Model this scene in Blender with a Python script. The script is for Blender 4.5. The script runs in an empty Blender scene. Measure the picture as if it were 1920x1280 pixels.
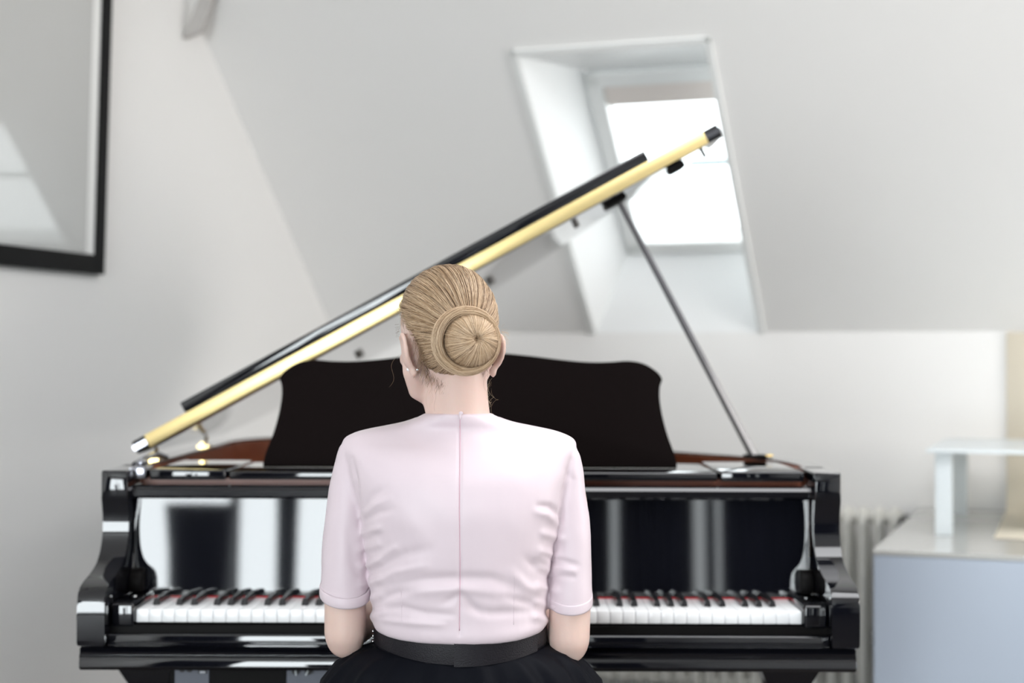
import bpy, bmesh, math, random
from mathutils import Vector, Matrix, Euler, noise
random.seed(7)
PI = math.pi
sc = bpy.context.scene
COL = sc.collection

# ------------------------------------------------------------------ camera
F = 2900.0                      # focal length in pixels of the 1920 px wide frame
CZ = 1.18
cam_d = bpy.data.cameras.new('camera')
cam = bpy.data.objects.new('camera', cam_d); COL.objects.link(cam)
cam_d.sensor_width = 36.0
cam_d.lens = F * 36.0 / 1920.0
cam_d.clip_start = 0.05
CAM_R = Matrix.Rotation(math.radians(90) + 45 / F, 4, 'X') @ Matrix.Rotation(0.0032, 4, 'Z')
cam.matrix_world = Matrix.Translation((0, 0, CZ)) @ CAM_R
cam_d.dof.use_dof = True
cam_d.dof.focus_distance = 2.33
cam_d.dof.aperture_fstop = 2.3
cam_d.dof.aperture_blades = 9
sc.camera = cam

def at(px, py, Y):
    """world point at depth Y seen at a pixel of the 1920x1280 photograph"""
    d = CAM_R.to_3x3() @ Vector(((px - 960) / F, (640 - py) / F, -1))
    return Vector((d.x / d.y * Y, Y, CZ + d.z / d.y * Y))

# ------------------------------------------------------------------ world, exposure
w = bpy.data.worlds.new('sky'); sc.world = w; w.use_nodes = True
bg = w.node_tree.nodes['Background']
bg.inputs[0].default_value = (0.95, 0.96, 0.98, 1)
bg.inputs[1].default_value = 5.8
sc.view_settings.view_transform = 'Standard'
sc.view_settings.look = 'None'
sc.view_settings.gamma = 1
sc.view_settings.use_curve_mapping = False
sc.view_settings.exposure = -0.33
sc.cycles.max_bounces = 10
sc.cycles.diffuse_bounces = 6
sc.cycles.glossy_bounces = 5
sc.cycles.caustics_reflective = False
sc.cycles.caustics_refractive = False

# ------------------------------------------------------------------ room frame: u along the knee wall, v out of it into the room
P0 = Vector((0.556, 5.2, 0)); TH = math.radians(20)
E = Vector((math.cos(TH), -math.sin(TH), 0)); D = Vector((math.sin(TH), math.cos(TH), 0)); Z = Vector((0, 0, 1))
ROOM = Matrix(((E.x, -D.x, 0, P0.x), (E.y, -D.y, 0, P0.y), (0, 0, 1, 0), (0, 0, 0, 1)))   # (u,v,z) -> world (mirrors handedness)
def R(u, v, z): return P0 + E * u - D * v + Z * z
ROTZ = -TH
UL, UR, VB, ZC, KN = -1.284, 4.5, 8.0, 2.75, 1.293     # left wall, right wall, back wall, ceiling, knee wall height

def area(name, loc, direction, sx, sy, power, color):
    l = bpy.data.lights.new(name, 'AREA'); l.shape = 'RECTANGLE'; l.size = sx; l.size_y = sy
    l.energy = power; l.color = color
    o = bpy.data.objects.new(name, l); COL.objects.link(o)
    o.location = loc
    o.rotation_euler = Vector(direction).to_track_quat('-Z', 'Y').to_euler()
    return o
# daylight standing in the garden window opening behind the camera, then two added fill lights
area('daylight_garden_window', R(0.70, VB + 0.25, 1.2), D, 2.4, 2.3, 262, (0.96, 0.965, 1.0))
area('fill_light_right', R(UR + 0.25, 2.1, 1.35), -E, 2.2, 1.9, 46, (1.0, 0.88, 0.76))  # added fill from the right, through an unseen invented opening
area('fill_light_ceiling', R(1.6, 2.7, ZC + 0.2), -Z, 2.4, 1.4, 26, (0.97, 0.97, 1.0))  # added overhead fill, no skylight known here

# ------------------------------------------------------------------ materials
def mat(name, col, rough=0.5, metal=0.0, spec=0.5, coat=0.0, coat_r=0.03, sheen=0.0, sss=0.0, trans=0.0, bump=None, var=None, aniso=0):
    m = bpy.data.materials.new(name); m.use_nodes = True
    nt = m.node_tree; b = nt.nodes['Principled BSDF']
    b.inputs['Base Color'].default_value = (*col, 1)
    b.inputs['Roughness'].default_value = rough
    b.inputs['Metallic'].default_value = metal
    b.inputs['Specular IOR Level'].default_value = spec
    b.inputs['Coat Weight'].default_value = coat
    b.inputs['Coat Roughness'].default_value = coat_r
    b.inputs['Sheen Weight'].default_value = sheen
    b.inputs['Anisotropic'].default_value = aniso
    if sss:
        b.inputs['Subsurface Weight'].default_value = sss
        b.inputs['Subsurface Radius'].default_value = (0.012, 0.005, 0.003)
        b.inputs['Subsurface Scale'].default_value = 1.0
    b.inputs['Transmission Weight'].default_value = trans
    tc = nt.nodes.new('ShaderNodeTexCoord')
    if bump:
        n = nt.nodes.new('ShaderNodeTexNoise'); n.inputs['Scale'].default_value = bump[0]; n.inputs['Detail'].default_value = 4
        bp = nt.nodes.new('ShaderNodeBump'); bp.inputs['Strength'].default_value = bump[1]; bp.inputs['Distance'].default_value = bump[2]
        nt.links.new(tc.outputs['Object'], n.inputs['Vector']); nt.links.new(n.outputs['Fac'], bp.inputs['Height'])
        nt.links.new(bp.outputs['Normal'], b.inputs['Normal'])
    if var:
        n = nt.nodes.new('ShaderNodeTexNoise'); n.inputs['Scale'].default_value = var[0]; n.inputs['Detail'].default_value = 3
        mx = nt.nodes.new('ShaderNodeMix'); mx.data_type = 'RGBA'
        mx.inputs['A'].default_value = (*col, 1); mx.inputs['B'].default_value = (*var[1], 1)
        mp = nt.nodes.new('ShaderNodeMapping')
        mp.inputs['Scale'].default_value = var[2] if len(var) > 2 else (1, 1, 1)
        nt.links.new(tc.outputs['Object'], mp.inputs['Vector']); nt.links.new(mp.outputs['Vector'], n.inputs['Vector'])
        nt.links.new(n.outputs['Fac'], mx.inputs['Factor']); nt.links.new(mx.outputs['Result'], b.inputs['Base Color'])
    return m

M = {}
M['plaster'] = mat('white_plaster', (0.86, 0.85, 0.84), 0.85, spec=0.2, bump=(60, 0.1, 0.002), var=(0.8, (0.84, 0.83, 0.81)))
M['gloss_trim'] = mat('white_gloss_trim', (0.84, 0.85, 0.84), 0.25)
M['reveal'] = mat('white_reveal', (0.90, 0.91, 0.91), 0.35)
M['beam'] = mat('pale_painted_wood', (0.50, 0.48, 0.465), 0.6, var=(6, (0.46, 0.44, 0.42), (1, 1, 12)))
M['oak'] = mat('oak_floor', (0.055, 0.045, 0.040), 0.6, var=(5, (0.04, 0.032, 0.028), (1, 14, 1)))
M['lacquer'] = mat('black_piano_lacquer', (0.0035, 0.0038, 0.006), 0.035, spec=0.5, coat=0.65, coat_r=0.02)
M['satin_black'] = mat('satin_black_paint', (0.004, 0.0035, 0.0035), 0.5, spec=0.08)
M['desk'] = mat('black_music_desk', (0.006, 0.0042, 0.0042), 0.7, spec=0.02)
M['brass'] = mat('polished_brass', (0.82, 0.62, 0.25), 0.22, metal=1.0, var=(9, (0.72, 0.56, 0.26), (1, 1, 6)))
M['hinge'] = mat('brushed_brass_hinge', (0.84, 0.68, 0.34), 0.36, metal=1.0, var=(9, (0.76, 0.60, 0.28), (1, 1, 6)))
M['ivory'] = mat('white_key_plastic', (0.86, 0.87, 0.88), 0.22)
M['ebony'] = mat('black_key_plastic', (0.008, 0.008, 0.010), 0.22)
M['felt'] = mat('red_felt', (0.45, 0.010, 0.018), 0.9, spec=0.1, bump=(800, 0.3, 0.001))
M['mahogany'] = mat('red_brown_inner_wood', (0.26, 0.070, 0.028), 0.35, var=(3, (0.17, 0.042, 0.018), (1, 1, 10)))
M['spruce'] = mat('soundboard_spruce', (0.42, 0.24, 0.10), 0.5, var=(4, (0.36, 0.2, 0.08), (14, 1, 1)))
M['plate'] = mat('bronze_iron_plate', (0.50, 0.34, 0.13), 0.35, metal=0.8)
M['chrome'] = mat('dark_polished_metal', (0.30, 0.30, 0.33), 0.18, metal=1.0)
M['steel'] = mat('bright_steel', (0.75, 0.75, 0.76), 0.2, metal=1.0)
M['prop'] = mat('prop_stick_lacquer', (0.10, 0.10, 0.11), 0.2, coat=0.8)
M['rubber'] = mat('dark_rubber', (0.03, 0.03, 0.03), 0.7)
M['bumper'] = mat('grey_bumper', (0.28, 0.27, 0.26), 0.6)
M['grey_plastic'] = mat('grey_control_panel', (0.10, 0.11, 0.14), 0.5)
M['ink'] = mat('pale_print', (0.55, 0.57, 0.62), 0.6)
M['frame'] = mat('black_picture_frame', (0.005, 0.005, 0.005), 0.5, spec=0.15)
M['mount'] = mat('white_picture_mount', (0.86, 0.865, 0.85), 0.5)
M['print'] = mat('grey_photo_print', (0.46, 0.465, 0.45), 0.28, coat=1.0, coat_r=0.03, var=(1.3, (0.55, 0.55, 0.535)))
M['radiator'] = mat('cream_radiator_enamel', (0.70, 0.69, 0.64), 0.3)
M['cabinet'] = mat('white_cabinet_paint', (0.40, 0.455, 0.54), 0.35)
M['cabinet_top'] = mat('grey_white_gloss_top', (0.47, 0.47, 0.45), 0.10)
M['acrylic'] = mat('white_acrylic', (0.66, 0.71, 0.73), 0.3)
M['paper'] = mat('cream_paper', (0.95, 0.86, 0.70), 0.7, bump=(30, 0.05, 0.002))
M['curtain'] = mat('navy_curtain', (0.012, 0.016, 0.035), 0.8, sheen=0.3)
M['skin'] = mat('fair_skin', (0.64, 0.46, 0.40), 0.45, sss=0.25, spec=0.3, var=(22, (0.70, 0.53, 0.47)), bump=(260, 0.12, 0.001))
M['satin'] = mat('pale_pink_satin', (0.655, 0.56, 0.605), 0.40, spec=0.25, sheen=0.2, bump=(1400, 0.04, 0.0004))
M['seam'] = mat('pink_zip_tape', (0.60, 0.38, 0.45), 0.6)
M['leather'] = mat('black_grained_leather', (0.009, 0.008, 0.011), 0.45, spec=0.22, bump=(520, 0.5, 0.0012))
M['skirt'] = mat('black_satin_skirt', (0.003, 0.0035, 0.006), 0.5, spec=0.06)
M['pearl'] = mat('pearl', (0.85, 0.83, 0.84), 0.15, coat=0.6)
M['lip'] = mat('lip_colour', (0.55, 0.22, 0.2), 0.4)
M['eye'] = mat('eye_white', (0.8, 0.8, 0.8), 0.2)
M['fabric_seat'] = mat('black_bench_leather', (0.01, 0.01, 0.01), 0.4)

def hair_mat(name, light, dark):
    m = bpy.data.materials.new(name); m.use_nodes = True
    nt = m.node_tree; b = nt.nodes['Principled BSDF']
    b.inputs['Roughness'].default_value = 0.42
    b.inputs['Specular IOR Level'].default_value = 0.45
    uv = nt.nodes.new('ShaderNodeUVMap')
    mp = nt.nodes.new('ShaderNodeMapping'); mp.inputs['Scale'].default_value = (90, 2.2, 1)
    n = nt.nodes.new('ShaderNodeTexNoise'); n.inputs['Scale'].default_value = 1.0; n.inputs['Detail'].default_value = 5
    rp = nt.nodes.new('ShaderNodeValToRGB')
    rp.color_ramp.elements[0].position = 0.30; rp.color_ramp.elements[0].color = (*dark, 1)
    rp.color_ramp.elements[1].position = 0.66; rp.color_ramp.elements[1].color = (*light, 1)
    bp = nt.nodes.new('ShaderNodeBump'); bp.inputs['Strength'].default_value = 0.7; bp.inputs['Distance'].default_value = 0.001
    nt.links.new(uv.outputs[0], mp.inputs[0]); nt.links.new(mp.outputs[0], n.inputs['Vector'])
    nt.links.new(n.outputs['Fac'], rp.inputs[0]); nt.links.new(rp.outputs[0], b.inputs['Base Color'])
    nt.links.new(n.outputs['Fac'], bp.inputs['Height']); nt.links.new(bp.outputs[0], b.inputs['Normal'])
    return m
M['hair'] = hair_mat('blond_hair', (0.46, 0.315, 0.195), (0.16, 0.098, 0.056))
M['hair_light'] = mat('blond_strand', (0.62, 0.465, 0.315), 0.36)
M['hair_mid'] = mat('honey_strand', (0.38, 0.25, 0.145), 0.4)
M['hair_dark'] = mat('brown_strand', (0.15, 0.088, 0.047), 0.45)

g = bpy.data.materials.new('window_glass'); g.use_nodes = True
nt = g.node_tree; nt.nodes.remove(nt.nodes['Principled BSDF'])
tr = nt.nodes.new('ShaderNodeBsdfTransparent'); tr.inputs[0].default_value = (0.95, 0.98, 0.98, 1)
gl = nt.nodes.new('ShaderNodeBsdfGlossy'); gl.inputs['Roughness'].default_value = 0.02
mx = nt.nodes.new('ShaderNodeMixShader'); mx.inputs[0].default_value = 0.06
nt.links.new(tr.outputs[0], mx.inputs[1]); nt.links.new(gl.outputs[0], mx.inputs[2])
nt.links.new(mx.outputs[0], nt.nodes['Material Output'].inputs[0])
M['glass'] = g

# ------------------------------------------------------------------ mesh helpers
def link(name, bm, m, parent=None, smooth=False, angle=None):
    me = bpy.data.meshes.new(name)
    bmesh.ops.recalc_face_normals(bm, faces=bm.faces)
    if smooth:
        for f in bm.faces: f.smooth = True
        if angle:
            for e in bm.edges:
                if len(e.link_faces) == 2 and e.calc_face_angle(0) > math.radians(angle): e.smooth = False
    bm.to_mesh(me); bm.free()
    if m: me.materials.append(m)
    o = bpy.data.objects.new(name, me); COL.objects.link(o)
    if parent: o.parent = parent
    return o

def box(bm, x0, x1, y0, y1, z0, z1, r=0.0, seg=2, xf=None):
    vs = [bm.verts.new(p) for p in ((x0,y0,z0),(x1,y0,z0),(x1,y1,z0),(x0,y1,z0),(x0,y0,z1),(x1,y0,z1),(x1,y1,z1),(x0,y1,z1))]
    fs = [bm.faces.new([vs[i] for i in q]) for q in ((0,3,2,1),(4,5,6,7),(0,1,5,4),(1,2,6,5),(2,3,7,6),(3,0,4,7))]
    out = vs
    if r > 0:
        es = set(e for f in fs for e in f.edges)
        res = bmesh.ops.bevel(bm, geom=list(es), offset=r, segments=seg, profile=0.5, affect='EDGES')
        out = list({v for f in res['faces'] for v in f.verts} | {v for v in vs if v.is_valid})
    if xf:
        for v in out: v.co = xf(v.co)
    return out

def rbox(u0, u1, v0, v1, z0, z1, r=0.0, seg=2, bm=None):
    """box in room coordinates"""
    bm = bm or bmesh.new()
    box(bm, u0, u1, v0, v1, z0, z1, r, seg, xf=lambda c: R(c.x, c.y, c.z))
    return bm

def nbox(name, m, parent, *a, r=0.0, seg=2, smooth=False):
    bm = bmesh.new(); box(bm, *a, r=r, seg=seg)
    return link(name, bm, m, parent, smooth, 50 if smooth else None)

def prism(bm, pts, a0, a1, mapf, r=0.0, seg=2):
    """extrude closed outline pts from a0 to a1; mapf(p, a) -> world"""
    n = len(pts)
    lo = [bm.verts.new(mapf(p, a0)) for p in pts]; hi = [bm.verts.new(mapf(p, a1)) for p in pts]
    f0 = bm.faces.new(lo[::-1]); f1 = bm.faces.new(hi)
    for i in range(n): bm.faces.new((lo[i], lo[(i+1) % n], hi[(i+1) % n], hi[i]))
    if r > 0:
        es = list(f0.edges) + list(f1.edges)
        bmesh.ops.bevel(bm, geom=es, offset=r, segments=seg, profile=0.5, affect='EDGES')

def tube(bm, pts, rad, n=10, cap=True, flat=1.0, up=None):
    """tube along points; rad number or list"""
    pts = [Vector(p) for p in pts]
    rs = rad if isinstance(rad, (list, tuple)) else [rad] * len(pts)
    rings = []; prev = None
    for i, p in enumerate(pts):
        t = (pts[min(i+1, len(pts)-1)] - pts[max(i-1, 0)]).normalized()
        if prev is None:
            a = up if up else (Vector((0, 0, 1)) if abs(t.z) < 0.9 else Vector((1, 0, 0)))
            a = (a - t * a.dot(t)).normalized()
        else:
            a = (prev - t * prev.dot(t)).normalized()
        prev = a; b = t.cross(a)
        rings.append([bm.verts.new(p + (a * math.cos(2*PI*k/n) * flat + b * math.sin(2*PI*k/n)) * rs[i]) for k in range(n)])
    for i in range(len(rings) - 1):
        for k in range(n):
            bm.faces.new((rings[i][k], rings[i][(k+1) % n], rings[i+1][(k+1) % n], rings[i+1][k]))
    if cap:
        bm.faces.new(rings[0][::-1]); bm.faces.new(rings[-1])
    return rings

def ell(bm, c, s, rot=None, nu=24, nv=14):
    c = Vector(c); rot = rot or Matrix.Identity(3)
    res = bmesh.ops.create_uvsphere(bm, u_segments=nu, v_segments=nv, radius=1.0)
    for v in res['verts']:
        v.co = c + rot @ Vector((v.co.x * s[0], v.co.y * s[1], v.co.z * s[2]))

def cyl(bm, p0, p1, r, n=20):
    tube(bm, [p0, p1], r, n)

def empty(name, loc, label, cat, group=None, rz=0.0):
    o = bpy.data.objects.new(name, None); COL.objects.link(o)
    o.empty_display_size = 0.1
    o['label'] = label; o['category'] = cat
    if group: o['group'] = group
    o['_loc'] = list(loc)
    return o

def settle(root):
    """move the empty to its base while its children stay where they were built"""
    L = Vector(root['_loc']); del root['_loc']
    root.location = L
    for c in root.children: c.matrix_parent_inverse = Matrix.Translation(-L)

def tag(o, label, cat, group=None):
    o['label'] = label; o['category'] = cat
    if group: o['group'] = group
def struct(o): o['kind'] = 'structure'; return o

def bez(pts, n=8):
    """Catmull-Rom through points"""
    P = [Vector(p) for p in pts]; out = []
    for i in range(len(P) - 1):
        a, b, c, d = P[max(i-1, 0)], P[i], P[i+1], P[min(i+2, len(P)-1)]
        for k in range(n):
            t = k / n
            out.append(0.5 * ((2*b) + (c-a)*t + (2*a-5*b+4*c-d)*t*t + (3*b-a-3*c+d)*t*t*t))
    out.append(P[-1]); return out

# ================================================================== ROOM
T = 0.2
struct(link('floor', rbox(UL - T, UR + T, -0.4, VB + T, -0.1, 0.0), M['oak']))
struct(link('wall_back', rbox(UL - T, UR + T, -T, 0.0, 0.0, KN), M['plaster']))
struct(link('wall_left', rbox(UL - T, UL, -0.4, VB + T, 0.0, ZC + 0.5), M['plaster']))
# ceiling with an unseen opening added to let the overhead fill in
bm = bmesh.new()
vs0 = ZC - KN - 0.02
for a in ((UL, 0.4, vs0, VB + T), (2.8, UR, vs0, VB + T), (0.4, 2.8, vs0, 2.0), (0.4, 2.8, 3.4, VB + T)):
    rbox(a[0], a[1], a[2], a[3], ZC, ZC + 0.12, bm=bm)
struct(link('ceiling', bm, M['plaster']))

# sloped ceiling at 45 degrees with the window opening; (u,t,n): t up the slope, n outward
C45 = math.sqrt(0.5)
def S(u, t, n): return P0 + E * u + D * ((n - t) * C45) + Z * (KN + (t + n) * C45)
WU0, WU1, WT0, WT1 = -0.284, 0.276, 0.0, 1.132
TT = (ZC - KN) / C45 + 0.1
bm = bmesh.new()
def sbox(bm, u0, u1, t0, t1, n0, n1, r=0.0):
    box(bm, u0, u1, t0, t1, n0, n1, r, xf=lambda c: S(c.x, c.y, c.z))
sbox(bm, UL - T, WU0, 0, TT, 0, 0.02)
sbox(bm, WU1, UR + T, 0, TT, 0, 0.02)
sbox(bm, WU0, WU1, WT1, TT, 0, 0.02)
struct(link('ceiling_slope', bm, M['plaster']))

# roof window: splayed reveals, frame, sashes, panes
win = bpy.data.objects.new('window_1', None); COL.objects.link(win); win['kind'] = 'structure'
NW = 0.20; FL, FR, FB, FT = -0.165, 0.40, 0.20, 0.932
def quad_slab(name, a, b, m, parent, th=0.012):
    """a: 4 inner points, b: 4 outer points"""
    bm = bmesh.new()
    A = [bm.verts.new(p) for p in a]; B = [bm.verts.new(p) for p in b]
    bm.faces.new(A); bm.faces.new(B[::-1])
    for i in range(4): bm.faces.new((A[i], B[i], B[(i+1) % 4], A[(i+1) % 4]))
    return link(name, bm, m, parent)
e = 0.015
quad_slab('side_reveal', [S(WU0, WT0, 0), S(WU0, WT1, 0), S(FL, FT, NW), S(FL, FB, NW)],
          [S(WU0 - e, WT0, 0), S(WU0 - e, WT1, 0), S(FL - e, FT, NW), S(FL - e, FB, NW)], M['reveal'], win)
quad_slab('side_reveal', [S(WU1, WT0, 0), S(WU1, WT1, 0), S(FR, FT, NW), S(FR, FB, NW)],
          [S(WU1 + e, WT0, 0), S(WU1 + e, WT1, 0), S(FR + e, FT, NW), S(FR + e, FB, NW)], M['reveal'], win)
quad_slab('top_reveal', [S(WU0, WT1, 0), S(WU1, WT1, 0), S(FR, FT, NW), S(FL, FT, NW)],
          [S(WU0, WT1 + e, 0), S(WU1, WT1 + e, 0), S(FR, FT + e, NW), S(FL, FT + e, NW)], M['reveal'], win)
quad_slab('sill_reveal', [S(WU0, WT0, 0), S(WU1, WT0, 0), S(FR, FB, NW), S(FL, FB, NW)],
          [S(WU0, WT0 - e, 0), S(WU1, WT0 - e, 0), S(FR, FB - e, NW), S(FL, FB - e, NW)], M['reveal'], win)
bm = bmesh.new()       # architrave round the opening
w_ = 0.022
sbox(bm, WU0 - w_, WU0, WT0, WT1 + w_, -0.010, 0.0, 0.003); sbox(bm, WU1, WU1 + w_, WT0, WT1 + w_, -0.010, 0.0, 0.003)
sbox(bm, WU0 - w_, WU1 + w_, WT1, WT1 + w_, -0.010, 0.0, 0.003)
link('architrave', bm, M['gloss_trim'], win)
bm = bmesh.new()
sbox(bm, FL, FL + 0.05, FB, FT, NW - 0.03, NW + 0.05, 0.006); sbox(bm, FR - 0.05, FR, FB, FT, NW - 0.03, NW + 0.05, 0.006)
sbox(bm, FL, FR, FT - 0.05, FT, NW - 0.03, NW + 0.05, 0.006); sbox(bm, FL, FR, FB, FB + 0.05, NW - 0.03, NW + 0.05, 0.006)
link('window_frame', bm, M['gloss_trim'], win)
link('blind_box', (lambda b: (sbox(b, FL + 0.05, FR - 0.05, FT - 0.13, FT - 0.05, NW - 0.02, NW + 0.04, 0.008), b)[1])(bmesh.new()),
     mat('pinkish_white_blind', (0.74, 0.68, 0.64), 0.5), win)
bm = bmesh.new()
sbox(bm, FL + 0.05, FR - 0.05, 0.535, 0.550, NW + 0.005, NW + 0.03, 0.004)
link('glazing_bar', bm, mat('grey_glazing_bar', (0.42, 0.50, 0.52), 0.4), win)
for t0, t1 in ((FB + 0.05, 0.535), (0.550, FT - 0.13)):
    bm = bmesh.new(); sbox(bm, FL + 0.05, FR - 0.05, t0, t1, NW + 0.015, NW + 0.021); link('pane', bm, M['glass'], win)

# painted brace high in the left corner
bm = bmesh.new()
a = R(UL + 0.0, 1.02, 2.175); dirb = (E * 0.40 + Z * 0.86).normalized(); side = (Z * 0.40 - E * 0.86).normalized()
hw = 0.024
for s0 in (0,):
    pts = [a - side * -hw - dirb * 0.02, a - side * hw + dirb * 0.02, a - side * hw + dirb * 0.30, a - side * -hw + dirb * 0.30]
    lo = [bm.verts.new(p + E * 0.030 - D * 0.012) for p in pts]; hi = [bm.verts.new(p + E * 0.030 + D * 0.012) for p in pts]
    bm.faces.new(lo); bm.faces.new(hi[::-1])
    for i in range(4): bm.faces.new((lo[i], hi[i], hi[(i+1) % 4], lo[(i+1) % 4]))
bmesh.ops.bevel(bm, geom=list(bm.edges), offset=0.003, segments=1, affect='EDGES')
brace = link('trim_1', bm, M['beam']); struct(brace)

# wall behind the camera with garden window and curtained window, right wall with an opening added for the fill light
def wall_with_holes(name, along0, along1, holes, mk, z1=ZC):
    bm = bmesh.new(); xs = sorted(holes)
    cur = along0
    for (a0, a1, zz0, zz1) in xs:
        mk(bm, cur, a0, 0, z1); mk(bm, a0, a1, 0, zz0); mk(bm, a0, a1, zz1, z1); cur = a1
    mk(bm, cur, along1, 0, z1)
    return struct(link(name, bm, M['plaster']))
wall_with_holes('wall_front', UL, UR + T, [(-0.5, 1.9, 0.02, 2.35), (2.6, 4.3, 0.12, 2.35)],
                lambda bm, a, b, z0, z1: rbox(a, b, VB, VB + 0.15, z0, z1, bm=bm))
wall_with_holes('wall_right', 0.0, VB, [(1.0, 3.2, 0.4, 2.3)],
                lambda bm, a, b, z0, z1: rbox(UR, UR + 0.15, a, b, z0, z1, bm=bm))
def glazed(name, u0, u1, z0, z1, n):
    wn = bpy.data.objects.new(name, None); COL.objects.link(wn); wn['kind'] = 'structure'
    bm = bmesh.new()
    for k in range(n + 1):
        uu = u0 + (u1 - u0) * k / n
        rbox(max(u0, uu - 0.03), min(u1, uu + 0.03), VB + 0.02, VB + 0.08, z0, z1, 0.004, bm=bm)
    rbox(u0, u1, VB + 0.02, VB + 0.08, z0, z0 + 0.06, 0.004, bm=bm); rbox(u0, u1, VB + 0.02, VB + 0.08, z1 - 0.06, z1, 0.004, bm=bm)
    link('window_frame', bm, M['gloss_trim'], wn)
    link('pane', rbox(u0, u1, VB + 0.045, VB + 0.05, z0, z1), M['glass'], wn)
glazed('window_2', -0.5, 1.9, 0.02, 2.35, 2)
glazed('window_3', 2.6, 4.3, 0.12, 2.35, 2)

def curtain(u0, u1, label, taper=0.0, z0=0.03, z1=2.5):
    bm = bmesh.new(); n = max(8, int((u1 - u0) * 90)); rows = 14
    V = []
    for j in range(rows + 1):
        z = z0 + (z1 - z0) * j / rows; row = []
        for i in range(n + 1):
            t = i / n; u = u0 + (u1 - u0) * t - taper * (j / rows) ** 2 * (1 - t)
            v = VB - 0.10 + 0.025 * math.sin(u * 62 + 0.4 * math.sin(z * 2))
            row.append(bm.verts.new(R(u, v, z)))
        V.append(row)
    for j in range(rows):
        for i in range(n): bm.faces.new((V[j][i], V[j][i+1], V[j+1][i+1], V[j+1][i]))
    o = link('curtain', bm, M['curtain'], smooth=True)
    md = o.modifiers.new('cloth', 'SOLIDIFY'); md.thickness = 0.004
    tag(o, label, 'curtain', 'dark curtains at the windows opposite the piano')
curtain(-1.25, -0.48, 'dark navy curtain beside the garden window, nearest the picture wall')
curtain(1.88, 2.90, 'dark navy curtain opposite the pianist, between both garden windows')
curtain(2.97, 3.47, 'dark navy curtain reflected right of the pianist between two light slits')
curtain(3.53, 3.60, 'thin dark navy curtain strip reflected in the fallboard\'s right half')
curtain(3.66, 4.46, 'dark navy curtain reflected at the far right end of the fallboard')

def planter(u0, u1, h, label):
    bm = bmesh.new(); n = 28; Rr = []; cu_, hw_ = (u0 + u1) / 2, (u1 - u0) / 2
    for z, k, dd in ((0.0, 0.80, 0), (0.02, 0.82, 0), (0.30 * h, 0.86, 0), (0.75 * h, 0.95, 0), (0.95 * h, 1.06, 0), (h, 1.10, 0), (h, 1.0, 0), (0.7 * h, 0.86, 0)):
        Rr.append([bm.verts.new(R(cu_ + hw_ * k * math.cos(2*PI*i/n), 7.6 + min(hw_, 0.18) * k * math.sin(2*PI*i/n), z)) for i in range(n)])
    for a in range(len(Rr) - 1):
        for i in range(n): bm.faces.new((Rr[a][i], Rr[a][(i+1) % n], Rr[a+1][(i+1) % n], Rr[a+1][i]))
    bm.faces.new(Rr[0]); bm.faces.new(Rr[-1])
    o = link('planter', bm, M['curtain'], None, True, 40); tag(o, label, 'planter', 'dark tubs before the garden window')
planter(0.276, 0.617, 1.06, 'wide dark tub reflected in the left part of the fallboard')
planter(0.846, 0.965, 1.30, 'slim dark tub reflected in the fallboard beside the left sleeve')

# ================================================================== PIANO
pn = empty('grand_piano', (-0.079, 3.4, 0), 'black lacquered grand piano with raised lid, in front of the pianist', 'piano')
XO0, XO1, XI0, XI1 = -0.783, 0.629, -0.733, 0.579
YZ = lambda x_: None
def prof(name, pts, x0, x1, m, parent, r=0.0, smooth=True, ang=35, seg=2):
    bm = bmesh.new()
    prism(bm, pts, x0, x1, lambda p, a: Vector((a, p[0], p[1])), r, seg)
    return link(name, bm, m, parent, smooth, ang)

# arms (cheeks): S-shaped side profile
front = [(2.797, 0.672), (2.795, 0.70), (2.795, 0.745), (2.800, 0.762), (2.812, 0.774), (2.840, 0.783), (2.886, 0.792), (2.925, 0.805), (2.952, 0.826), (2.966, 0.855), (2.968, 0.885), (2.962, 0.910), (2.957, 0.925)]
fr = [(p.x, p.y) for p in bez([(a, b, 0) for a, b in front], 4)]
arm_prof = fr + [(2.955, 0.932), (2.955, 0.972), (2.958, 0.977), (3.13, 0.977), (3.13, 0.672)]
for x0, x1 in ((XO0, XI0), (XI1, XO1)):
    prof('arm', arm_prof, x0, x1, M['lacquer'], pn, r=0.003)

# fallboard with rounded lip
fb = [(3.0042, 0.733), (3.0044, 0.7440), (3.004, 0.760), (3.008, 0.800), (3.024, 0.921), (2.997, 0.921), (2.991, 0.926), (2.990, 0.938), (2.994, 0.944), (3.000, 0.947), (3.034, 0.948), (3.045, 0.940), (3.035, 0.733)]
fb[2:5] = [(3.0050, 0.7545), (3.0150, 0.921)]
fall = prof('fallboard', fb, XI0 + 0.001, XI1 - 0.001, M['lacquer'], pn, ang=4)
for s, xa in ((1, XI0), (-1, XI1)):
    bm = bmesh.new()
    p = [(2.972, 0.7435), (2.966, 0.760), (2.972, 0.778), (2.986, 0.786), (3.003, 0.786), (3.004, 0.7435)]
    prism(bm, p, xa, xa + s * 0.024, lambda p, a: Vector((a, p[0], p[1])), 0.003)
    link('fallboard_pivot', bm, M['satin_black'], fall, True, 40)
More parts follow.
